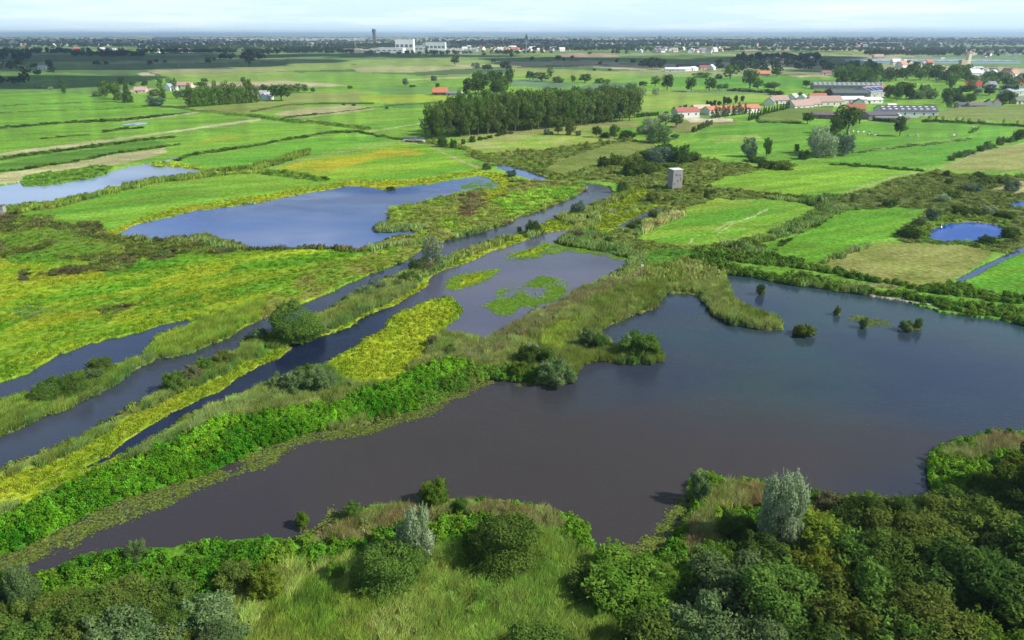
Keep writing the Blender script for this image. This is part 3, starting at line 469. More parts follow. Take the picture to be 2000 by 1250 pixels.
GZ = GZ + land * ((fbm(GX / 9, GY / 9, 91, 3) - .5) * .35) * (GY < 1500)
GZ = np.where(land, np.maximum(GZ, .12), GZ)
GZ = np.where((gc == CORN), 1.9 + .3 * vn(GX / 2, GY / 2, 4), GZ)
V = np.stack([GX, GY, GZ], -1).reshape(-1, 3)
idx = np.arange(NR * NC).reshape(NR, NC)
Q = np.stack([idx[:-1, :-1], idx[1:, :-1], idx[1:, 1:], idx[:-1, 1:]], -1).reshape(-1, 4)
me = mk_mesh('ground', V, Q)
ca_ = me.attributes.new('col', 'FLOAT_COLOR', 'POINT')
alb = np.concatenate([gcol.reshape(-1, 3) * KG, np.ones((NR * NC, 1))], 1).astype(np.float32)
ca_.data.foreach_set('color', alb.ravel())
me.polygons.foreach_set('use_smooth', np.ones(len(Q), bool))
tag(link('ground', me, ground_mat()), kind='structure')
# water sheets; sky and cloud reflections are put into the ponds' colours
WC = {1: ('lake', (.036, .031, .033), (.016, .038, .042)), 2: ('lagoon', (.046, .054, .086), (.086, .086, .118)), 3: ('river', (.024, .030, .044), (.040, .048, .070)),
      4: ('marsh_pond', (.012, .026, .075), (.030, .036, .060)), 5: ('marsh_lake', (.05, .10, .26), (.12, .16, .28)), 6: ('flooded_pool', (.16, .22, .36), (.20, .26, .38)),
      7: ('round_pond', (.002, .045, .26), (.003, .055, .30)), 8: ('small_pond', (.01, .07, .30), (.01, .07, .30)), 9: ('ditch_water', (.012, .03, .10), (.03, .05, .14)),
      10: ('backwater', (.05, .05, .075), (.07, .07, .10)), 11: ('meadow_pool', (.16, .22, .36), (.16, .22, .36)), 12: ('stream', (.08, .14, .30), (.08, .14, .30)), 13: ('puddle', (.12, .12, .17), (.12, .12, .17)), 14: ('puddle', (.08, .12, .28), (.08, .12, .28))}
ST = 5
nr, nc = (NR - 1) // ST, (NC - 1) // ST
bb = gb[:nr * ST, :nc * ST].reshape(nr, ST, nc, ST)
for k, (nm, c1, c2) in WC.items():
    has = (bb == k).any(axis=(1, 3)); h2_ = has.copy(); h2_[1:] |= has[:-1]; h2_[:-1] |= has[1:]; h2_[:, 1:] |= has[:, :-1]; h2_[:, :-1] |= has[:, 1:]
    ii, jj = np.nonzero(h2_)
    if len(ii) == 0: continue
    r0, r1, c0_, c1_ = ii * ST, ii * ST + ST, jj * ST, jj * ST + ST
    z = -0.003 * (k if k < 15 else 1)
    Vw = np.stack([np.stack([GX[a, b], GY[a, b], np.full(len(a), z)], -1) for a, b in ((r0, c0_), (r1, c0_), (r1, c1_), (r0, c1_))], 1).reshape(-1, 3)
    Fw = np.arange(len(Vw)).reshape(-1, 4)
    near = k in (1, 2, 3, 4, 15)
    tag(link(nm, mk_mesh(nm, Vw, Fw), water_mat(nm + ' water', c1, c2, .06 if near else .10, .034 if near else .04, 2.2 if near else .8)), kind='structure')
# ------------------------------------------------------------------ leaves, blades, trunks
def leaves(c, n, size, rng, asp=.55, size_var=.4):
    k = len(c); r = rng.normal(size=(k, 3)); t = np.cross(n, r); t /= np.linalg.norm(t, axis=1, keepdims=True) + 1e-9
    b = np.cross(n, t); b /= np.linalg.norm(b, axis=1, keepdims=True) + 1e-9
    s = (size * (1 + size_var * (rng.random(k) * 2 - 1)))[:, None]
    v = np.stack([c - t * s * .5, c + b * s * asp * .5, c + t * s * .5, c - b * s * asp * .5], 1).reshape(-1, 3)
    return v
def crown_pts(lobes, n, rng, fill=.2):
    L = np.array(lobes); wts = L[:, 3] * L[:, 4]; P = []; Nn = []; got = 0
    while got < n:
        m = n * 2; i = rng.choice(len(L), m, p=wts / wts.sum()); d = rng.normal(size=(m, 3)); d /= np.linalg.norm(d, axis=1, keepdims=True)
        rr = np.where(rng.random(m) < fill, rng.random(m) ** .5, .86 + .2 * rng.random(m))
        bump = 1 + .16 * np.sin(d[:, 0] * 9 + i) * np.sin(d[:, 1] * 8 + i * 2) * np.sin(d[:, 2] * 7)
        p = L[i, :3] + d * (rr * bump)[:, None] * np.stack([L[i, 3], L[i, 3], L[i, 4]], 1)
        keep = p[:, 2] > .01
        for j in range(len(L)):
            q = (p - L[j, :3]) / np.array([L[j, 3], L[j, 3], L[j, 4]]); keep &= ~((np.linalg.norm(q, axis=1) < .72) & (i != j) & (rng.random(m) > .12))
        P.append(p[keep]); Nn.append(d[keep]); got += keep.sum()
    P = np.concatenate(P)[:n]; Nn = np.concatenate(Nn)[:n]
    Nn = Nn + rng.normal(size=Nn.shape) * .45 + np.array([0, 0, .25]); Nn /= np.linalg.norm(Nn, axis=1, keepdims=True); return P, Nn
def tube(path, radii, seg=6):
    path = np.array(path, float); V = []; Fc = []
    for i, (p, r) in enumerate(zip(path, radii)):
        d = path[min(i + 1, len(path) - 1)] - path[max(i - 1, 0)]; d /= np.linalg.norm(d) + 1e-9
        a = np.cross(d, [1, .2, 0]); a /= np.linalg.norm(a) + 1e-9; b = np.cross(d, a)
        for s in range(seg):
            t = 2 * math.pi * s / seg; V.append(p + r * (math.cos(t) * a + math.sin(t) * b))
    for i in range(len(path) - 1):
        for s in range(seg):
            s2 = (s + 1) % seg; Fc.append((i * seg + s, i * seg + s2, (i + 1) * seg + s2, (i + 1) * seg + s))
    return np.array(V), np.array(Fc)
def join(parts):
    Vs, Fs, o = [], [], 0
    for v, f in parts: Vs.append(v); Fs.append(np.asarray(f) + o); o += len(v)
    return np.concatenate(Vs), np.concatenate(Fs)
def lobes_for(kind, rng):
    L = []
    if kind == 'round':
        for i in range(16):
            a = rng.random() * 6.28; z = .3 + .55 * rng.random(); rad = .30 * math.sqrt(max(.1, 1 - ((z - .55) / .5) ** 2)); r = .13 + .08 * rng.random()
            L.append((rad * math.cos(a), rad * math.sin(a), z, r, r * .85))
        L.append((0, 0, .62, .25, .28)); L.append((.05, -.04, .82, .16, .15))
    elif kind == 'bush':
        sx, sy = 1 + .15 * rng.normal(), 1 + .15 * rng.normal(); px_, py_ = rng.normal() * .06, rng.normal() * .06
        for i in range(26):
            a = rng.random() * 6.28; z = .05 + .72 * rng.random() ** .9; rad = .40 * math.sqrt(max(.05, 1 - (z / .92) ** 2)) * (.6 + .45 * rng.random()); r = .06 + .11 * rng.random() ** 1.5
            L.append((rad * math.cos(a) * sx + px_ * z, rad * math.sin(a) * sy + py_ * z, z, r, r * (.9 + .6 * rng.random())))
        L.append((px_, py_, .38, .31, .36)); L.append((-px_, py_, .25, .36, .25))
    elif kind == 'dome':
        for i in range(34):
            z = .04 + .78 * ((i * .618) % 1); a = i * 2.4 + rng.normal() * .2; rad = .40 * math.sqrt(max(.02, 1 - (z / .93) ** 2)); r = .10 + .045 * rng.random()
            L.append((rad * math.cos(a), rad * math.sin(a), z, r, r * 1.1))
        L.append((0, 0, .36, .40, .46)); L.append((0, 0, .2, .42, .3))
    elif kind == 'column':
        for i in range(16):
            z = .1 + .82 * i / 15; rad = (.17 * math.sin(min(1, z * 1.25) * 2.5) + .03); a = rng.random() * 6.28
            L.append((rad * math.cos(a), rad * math.sin(a), z, .20 + .08 * rng.random() - .13 * max(0, z - .6), .10))
    elif kind == 'tall':
        for i in range(17):
            z = .22 + .72 * rng.random(); a = rng.random() * 6.28; rad = .26 * math.sin(min(.95, z) * 3.0) ** .7
            r = .10 + .09 * rng.random(); L.append((rad * math.cos(a), rad * math.sin(a), z, r, r * .62))
        L.append((0, 0, .6, .20, .30))
    elif kind == 'plume':
        for i in range(26):
            a = rng.random() * 6.28; z = .12 + .76 * rng.random(); rad = .36 * math.sqrt(max(.05, 1 - ((z - .42) / .58) ** 2)); r = .09 + .07 * rng.random()
            L.append((rad * math.cos(a), rad * math.sin(a), z, r, r * 1.25))
        L.append((0, 0, .45, .34, .38)); L.append((.04, .03, .8, .16, .2))
    elif kind == 'cone':
        for i in range(14):
            z = .08 + .85 * i / 13; L.append((.04 * rng.normal(), .04 * rng.normal(), z, .36 * (1 - z) + .06, .09))
    return L
CROWNS = {}
def crown_mesh(kind, lod, var):
    key = (kind, lod, var)
    if key in CROWNS: return CROWNS[key]
    rng = np.random.default_rng(hash((kind, var)) % 1000 if False else sum(map(ord, kind)) * 7 + var * 101)
    L = lobes_for(kind, rng)
    n, s = {0: (15000, .036) if kind != 'dome' else (21000, .028), 1: (3800, .052), 2: (900, .105), 3: (260, .17)}[lod]
    if kind in ('column', 'tall'): s *= .8
    P, Nn = crown_pts(L, n, rng)
    if lod < 2:                                   # loose shoots that break the outline
        ns = 420 if lod == 0 else 160; si = rng.integers(0, len(P), ns); ks = 9; d = P[si] - np.array([0, 0, .35]); d /= np.linalg.norm(d, axis=1, keepdims=True) + 1e-6
        d = d + np.array([0, 0, .5]) + rng.normal(size=d.shape) * .35; d /= np.linalg.norm(d, axis=1, keepdims=True); ln = .03 + .085 * rng.random(ns)
        tt_ = np.linspace(.1, 1, ks); sp = (P[si][:, None, :] + d[:, None, :] * (ln[:, None] * tt_[None, :])[:, :, None]).reshape(-1, 3) + rng.normal(size=(ns * ks, 3)) * .008
        P = np.concatenate([P, sp]); Nn = np.concatenate([Nn, np.repeat(np.cross(d, rng.normal(size=d.shape)), ks, 0) + 1e-4]); Nn /= np.linalg.norm(Nn, axis=1, keepdims=True)
    if kind == 'plume': Nn[:, 2] *= .5
    Vv = leaves(P, Nn, s, rng); Vv[:, 2] = np.maximum(Vv[:, 2], .0)
    CROWNS[key] = (Vv, np.arange(len(Vv)).reshape(-1, 4)); return CROWNS[key]
def trunk_geo(kind, var):
    rng = np.random.default_rng(var * 13 + 5); parts = []
    top = {'round': .6, 'bush': .5, 'dome': .5, 'column': .85, 'tall': .85, 'plume': .6, 'cone': .85}[kind]; r0 = .03 if kind not in ('bush', 'dome') else .02
    parts.append(tube([(0, 0, -.02), (.01, 0, top * .4), (.0, .015, top * .75), (.01, 0, top)], [r0, r0 * .75, r0 * .5, r0 * .15]))
    for i in range(5):
        a = i * 1.3 + rng.random(); z = (.12 + .1 * i) * top * 1.1; l = .22
        parts.append(tube([(0, 0, z), (l * .5 * math.cos(a), l * .5 * math.sin(a), z + .1), (l * math.cos(a), l * math.sin(a), z + .24)], [r0 * .5, r0 * .3, r0 * .1], 5))
    return join(parts)
LM = {}
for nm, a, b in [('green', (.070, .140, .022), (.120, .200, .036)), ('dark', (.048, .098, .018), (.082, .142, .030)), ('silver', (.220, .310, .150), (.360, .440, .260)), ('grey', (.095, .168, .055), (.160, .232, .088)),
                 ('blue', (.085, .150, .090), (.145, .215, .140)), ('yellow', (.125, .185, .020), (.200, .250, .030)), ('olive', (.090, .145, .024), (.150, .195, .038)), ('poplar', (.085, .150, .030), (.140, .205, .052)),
                 ('bright', (.080, .175, .016), (.145, .245, .032)), ('brown', (.13, .13, .06), (.17, .19, .08)), ('navy', (.030, .056, .030), (.048, .076, .038))]:  # navy: far cloud shade and haze put into the leaf colour
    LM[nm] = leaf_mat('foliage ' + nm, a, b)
MESH = {}
def tree_meshes(kind, lod, var, tint):
    key = (kind, lod, var, tint)
    if key not in MESH:
        cv, cf = crown_mesh(kind, lod, var)
        tv, tf = trunk_geo(kind, var)
        if lod >= 3:
            me = mk_mesh('distant_tree', *join([(cv, cf), (tv, tf)])); me.materials.append(LM[tint]); me.materials.append(M_bark)
            mi = np.zeros(len(cf) + len(tf), np.int32); mi[len(cf):] = 1; me.polygons.foreach_set('material_index', mi); MESH[key] = (me, None)
        else:
            m1 = mk_mesh('crown', cv, cf); m1.materials.append(LM[tint]); m2 = mk_mesh('trunk', tv, tf); m2.materials.append(M_bark); MESH[key] = (m1, m2)
    return MESH[key]
rt = np.random.default_rng(12)
NT = 0
def tree_at(x, y, h, wd, kind, tint, name, label, cat='tree', group=None, z=.25, depth=None):
    global NT
    d = math.hypot(x, y); lod = 0 if d < 170 else 1 if d < 520 else 2 if d < 1000 else 3
    a, b = tree_meshes(kind, lod, NT % 4, tint); NT += 1
    if b is None:
        o = link(name, a); o.location = (x, y, z)
    else:
        o = empty(name, x, y, z); c = bpy.data.objects.new('crown', a); t_ = bpy.data.objects.new('trunk', b)
        for q in (c, t_): C.objects.link(q); q.parent = o
    o.rotation_euler = (0, 0, rt.random() * 6.28); ww = wd * 1.06
    o.scale = (ww, ww, h); tag(o, label, cat, group); return o
def T(px, pb, pt, wpx, kind='round', tint='green', name='tree', label=None, cat='tree', group=None):
    x, y = G(px, pb, .25); h = hm(px, pb, pt); wd = wpx * fwd(px, pb) / F
    return tree_at(x, y + wd * .25 * (kind in ('bush', 'dome')), max(h, .8), wd, kind, tint, name, label, cat, group)
# ------------------------------------------------------------------ scattered marsh plants (one object per kind of cover)
def proto(name, V, Fc, mat):
    me = mk_mesh(name, V, Fc); me.materials.append(mat); return bpy.data.objects.new(name, me)
def blades(rng, n, h, wd, spread, lean, plume=False):
    P = []
    V = []; Fc = []
    for i in range(n):
        a, r = rng.random() * 6.28, spread * math.sqrt(rng.random()); x, y = r * math.cos(a), r * math.sin(a); hh = h * (.65 + .5 * rng.random())
        la = rng.normal() * .6 + .4; l = lean * (.4 + rng.random()) * hh; dx, dy = math.cos(la) * l, math.sin(la) * l; ta = rng.random() * 3.14; wx, wy = wd * math.cos(ta), wd * math.sin(ta); o = len(V)
        V += [(x - wx, y - wy, 0), (x + wx, y + wy, 0), (x + dx * .35 + wx, y + dy * .35 + wy, hh * .6), (x + dx * .35 - wx, y + dy * .35 - wy, hh * .6), (x + dx + wx * .25, y + dy + wy * .25, hh), (x + dx - wx * .25, y + dy - wy * .25, hh)]
        Fc += [(o, o + 1, o + 2, o + 3), (o + 3, o + 2, o + 4, o + 5)]
    return np.array(V), np.array(Fc)
def herb(rng, n, r, h, ls):
    d = rng.normal(size=(n, 3)); d[:, 2] = np.abs(d[:, 2]); d /= np.linalg.norm(d, axis=1, keepdims=True)
    p = d * np.array([r, r, h]) * (.7 + .35 * rng.random(n))[:, None]; nn = d + rng.normal(size=d.shape) * .5 + np.array([0, 0, .4]); nn /= np.linalg.norm(nn, axis=1, keepdims=True)
    v = leaves(p, nn, ls, rng, .75); return v, np.arange(len(v)).reshape(-1, 4)
def coll(name, obs):
    c = bpy.data.collections.new(name)
    for o in obs: c.objects.link(o)
    return c
rng = np.random.default_rng(5)
CO = {'reed': coll('reed', [proto('reed_clump', *blades(rng, 120, 1.05, .024, .8, .8), M_leafi) for _ in range(4)]),
      'reedfar': coll('reedfar', [proto('reed_clump', *blades(rng, 40, 1.1, .085, .9, .7), M_leafi) for _ in range(3)]),
      'herb': coll('herb', [proto('herb_clump', *herb(rng, 110, .62, .85, .24), M_leafi) for _ in range(4)]),
      'herbfar': coll('herbfar', [proto('herb_clump', *herb(rng, 60, .9, .9, .42), M_leafi) for _ in range(3)]),
      'tuft': coll('tuft', [proto('grass_tuft', *blades(rng, 22, .38, .035, .5, .5), M_leafi) for _ in range(3)]),
      'mat': coll('mat', [proto('mat_clump', *herb(rng, 34, .6, .22, .22), M_leafi) for _ in range(3)]),
      'shrub': coll('shrub', [proto('shrub_clump', *herb(rng, 150, 1.0, 1.25, .34), M_leafi) for _ in range(4)]),
      'lily': coll('lily', [])}
for _ in range(3):
    V_, F_ = [], []
    for i in range(5):
        cx_, cy_, r = rng.normal() * .32, rng.normal() * .32, .09 + .07 * rng.random(); o = len(V_)
        for s in range(8): V_.append((cx_ + r * math.cos(s * .785), cy_ + r * math.sin(s * .785), .012 + .004 * i))
        F_ += [(o, o + 1, o + 2, o + 3), (o, o + 3, o + 4, o + 7), (o + 4, o + 5, o + 6, o + 7)]
    CO['lily'].objects.link(proto('lily_pads', V_, F_, M_leafi))
def gn(collection):
    g = bpy.data.node_groups.new('scatter ' + collection.name, 'GeometryNodeTree')
    g.interface.new_socket('Geometry', in_out='INPUT', socket_type='NodeSocketGeometry'); g.interface.new_socket('Geometry', in_out='OUTPUT', socket_type='NodeSocketGeometry')
    gi = g.nodes.new('NodeGroupInput'); go = g.nodes.new('NodeGroupOutput'); ip = g.nodes.new('GeometryNodeInstanceOnPoints'); ci = g.nodes.new('GeometryNodeCollectionInfo')
    ci.inputs[0].default_value = collection; ci.inputs[1].default_value = True; ci.inputs[2].default_value = True
    def na(nm, dt):
        n = g.nodes.new('GeometryNodeInputNamedAttribute'); n.data_type = dt; n.inputs[0].default_value = nm; return n.outputs[0]
    ip.inputs['Pick Instance'].default_value = True
    g.links.new(gi.outputs[0], ip.inputs['Points']); g.links.new(ci.outputs[0], ip.inputs['Instance']); g.links.new(na('idx', 'INT'), ip.inputs['Instance Index'])
    g.links.new(na('rot', 'FLOAT_VECTOR'), ip.inputs['Rotation']); g.links.new(na('scl', 'FLOAT_VECTOR'), ip.inputs['Scale']); g.links.new(ip.outputs[0], go.inputs[0]); return g
GN = {k: gn(c) for k, c in CO.items()}
AREA = np.abs(np.gradient(WX, axis=1) * np.gradient(WY, axis=0))
rs = np.random.default_rng(77)
TOT = 0
def scatter(name, label, cat, key, mask, rho, d0, hscale=1.0, wscale=1.0, K=1.0, z=None, tall=0.0, dmin=0, dmax=1e9, aniso=False, hv=.3, brown=0.0, grow=.55, cvar=.16):
    global TOT
    m = mask & (DIST > dmin) & (DIST < dmax) & (PX > -420) & (PX < 2420)
    lam = np.where(m, rho * np.minimum(1, (d0 / DIST) ** 1.6) * AREA, 0)
    n = rs.poisson(lam); iy, ix = np.nonzero(n); rep = n[iy, ix]; iy = np.repeat(iy, rep); ix = np.repeat(ix, rep)
    px = PX[iy, ix] + rs.random(len(ix)) - .5; py = PY[iy, ix] + rs.random(len(ix)) - .5
    x, y = G(px, py)
    if tall:
        tx, ty = PR(x, y, np.full(len(x), tall)); cc = smp(tx, ty, CLS)
        k = ~np.isin(cc, [WATER, LILY, ALGAE]); x, y, px, py, iy, ix = x[k], y[k], px[k], py[k], iy[k], ix[k]
    q = len(x)
    if q == 0: return
    cb = COL[iy, ix]; cb = cb * .93 + cb.mean(1, keepdims=True) * .07
    col = cb * K * (1 + cvar * rs.normal(size=(q, 1))) * (1 + .06 * rs.normal(size=(q, 3)))
    gz = HT[CLS[iy, ix]] * (1 if z is None else 0) + (z or 0)
    sz = np.maximum(1, y / d0) ** grow
    me = bpy.data.meshes.new(name); me.vertices.add(q); me.vertices.foreach_set('co', np.stack([x, y, gz - (.08 if z is None else 0)], 1).astype(np.float32).ravel())
    def at(nm, typ, f, data): a = me.attributes.new(nm, typ, 'POINT'); a.data.foreach_set(f, data.ravel())
    hn = (1 + hv * (rs.random(q) * 2 - 1)) * (.8 + .5 * fbm(x / 6, y / 6, 44, 3))
    at('scl', 'FLOAT_VECTOR', 'vector', np.stack([wscale * sz, wscale * sz, hscale * hn * np.minimum(sz, 1.6)], 1).astype(np.float32))
    at('rot', 'FLOAT_VECTOR', 'vector', np.stack([rs.normal(size=q) * .08, rs.normal(size=q) * .08, rs.random(q) * (1.2 if aniso else 6.28)], 1).astype(np.float32))
    at('idx', 'INT', 'value', rs.integers(0, 12, q).astype(np.int32) % len(CO[key].objects))
    at('col', 'FLOAT_VECTOR', 'vector', np.clip(col, .003, .6).astype(np.float32))
    o = link(name, me); md = o.modifiers.new('scatter', 'NODES'); md.node_group = GN[key]; tag(o, label, cat, kind='stuff'); TOT += q; print('SCATTER', name, q)
KL = KG * 1.5
isr = CLS == REED; ish = CLS == HERB; ist = CLS == TUFT; ism = CLS == MAT; isc = CLS == SCRUB; ismr = CLS == MARSH
scatter('reeds', 'tall grey green reeds along the near banks and shore', 'reeds', 'reed', isr, 1.7, 110, 1.0, 1.0, KL * 1.35, tall=1.3, dmax=175, aniso=True)
scatter('reeds', 'grey green reeds along the banks further off', 'reeds', 'reedfar', isr, 1.1, 150, .95, 1.0, KL * 1.35, tall=1.0, dmin=175, dmax=900, aniso=True)
scatter('reed_bed_herbs', 'broad leaved plants mixed into the near reed beds', 'ground cover', 'herb', isr & (BIG2 > .53), .45, 110, .9, .9, KL * .9, tall=.8, dmax=260, hv=.6, cvar=.22)
scatter('herb_bank', 'dense bright green leafy herbs covering the near banks', 'ground cover', 'herb', ish, 1.9, 110, 1.15, 1.0, KL * .95, tall=1.0, dmax=190)
scatter('herb_bank', 'green leafy verge plants on the dyke behind the lake', 'ground cover', 'herbfar', ish, .9, 170, 1.1, .9, KL * .9, tall=.8, dmin=190)
scatter('meadow_grass', 'tufted green and yellow meadow grass', 'grass', 'tuft', ist, 1.1, 130, .9, 1.0, KL * .85, dmax=330, cvar=.15)
scatter('floating_plants', 'yellow green floating plants fringing the channels', 'water plants', 'mat', ism, 2.4, 110, 1.3, .8, KL * .78, dmax=420, cvar=.12)
scatter('scrub', 'low olive scrub between the fields', 'scrub', 'shrub', isc & (BIG2 > .44), .09, 220, .85, 1.0, KL*1.1, dmax=900, hv=.6)
scatter('scrub_grass', 'rough olive grass between the shrubs', 'grass', 'reedfar', isc, .35, 220, .45, 1.1, KL*1.5, dmax=700, hv=.4)
wm_ = np.isin(CLS, [WATER, LILY]); nw = wm_.copy()
for k in range(1, 9):
    nw[k:] |= wm_[:-k]; nw[:-k] |= wm_[k:]
nw2 = wm_.copy()
for k in range(1, 6):
    nw2[:, k:] |= wm_[:, :-k]; nw2[:, :-k] |= wm_[:, k:]
nw = (nw | nw2) & ~wm_ & np.isin(CLS, [REED, HERB])
scatter('bank_plants', 'low leafy plants lining the edges of the water', 'ground cover', 'herbfar', nw, 1.6, 130, .55, .62, KL * .9, dmax=600, hv=.6, cvar=.2)
scatter('marsh_sedge', 'dark brown and green sedge on the marsh', 'sedge', 'reedfar', ismr, .7, 150, .42, 1.0, KL*1.35, dmax=600, hv=.5, cvar=.22)
alg = (CLS == ALGAE) & (rs.random(CLS.shape) < np.clip((BIG2 - .30) * 4.5, .06, 1))
scatter('floating_weed', 'soft green floating weed patches on the shallow lagoon', 'water plants', 'lily', alg, 16.0, 120, 1, 1.0, KG * 1.25, z=.0, hv=0, cvar=.12, grow=.5)
LCOL = COL.copy(); COL[CLS == LILY] = s2l((122, 142, 56))
scatter('water_lilies', 'yellow green water lily pads floating along the lake banks', 'water lilies', 'lily', (CLS == LILY) & (BIG2 > .24), 9.0, 120, 1, 1.0, KG * 1.1, z=.0, hv=0, cvar=.2, grow=.4)

# ------------------------------------------------------------------ trees and bushes, each a thing of its own
def TB(px, pb, pt, w_, tint, label, name='bush', kind='bush', cat='bush', group=None): return T(px, pb, pt, w_, kind, tint, name, label, cat, group)
TB(573, 670, 598, 100, 'green', 'large dense round dark green willow bush on the strip between river and dark channel', 'willow_bush', 'dome')
T(847, 520, 461, 42, 'plume', 'silver', 'willow_tree', 'silvery pale willow standing between river and lagoon')
TB(812, 530, 504, 38, 'dark', 'dark bush at the left foot of the silvery willow between river and lagoon')
TB(832, 532, 512, 30, 'brown', 'brownish bush in front of the silvery willow between river and lagoon')
TB(1128, 420, 391, 30, 'blue', 'round blue green tree on the river bank just below its bend', 'small_tree', 'bush', 'tree')
TB(1042, 457, 428, 30, 'dark', 'dark green round bush at the water where the lagoon narrows')
TB(1015, 453, 441, 11, 'dark', 'tiny dark bush left of the dark round bush on the river strip')
TB(92, 785, 745, 62, 'green', 'dark green bush, leftmost of the pair on the left reed strip', 'bush', 'dome')
TB(136, 776, 730, 60, 'green', 'dark green bush, right one of the big pair on the left reed strip', 'bush', 'dome')
TB(190, 728, 703, 46, 'green', 'green bush near the right end of the left reed strip')
TB(182, 746, 724, 42, 'grey', 'small pale bush in front of the green bush on the left reed strip')
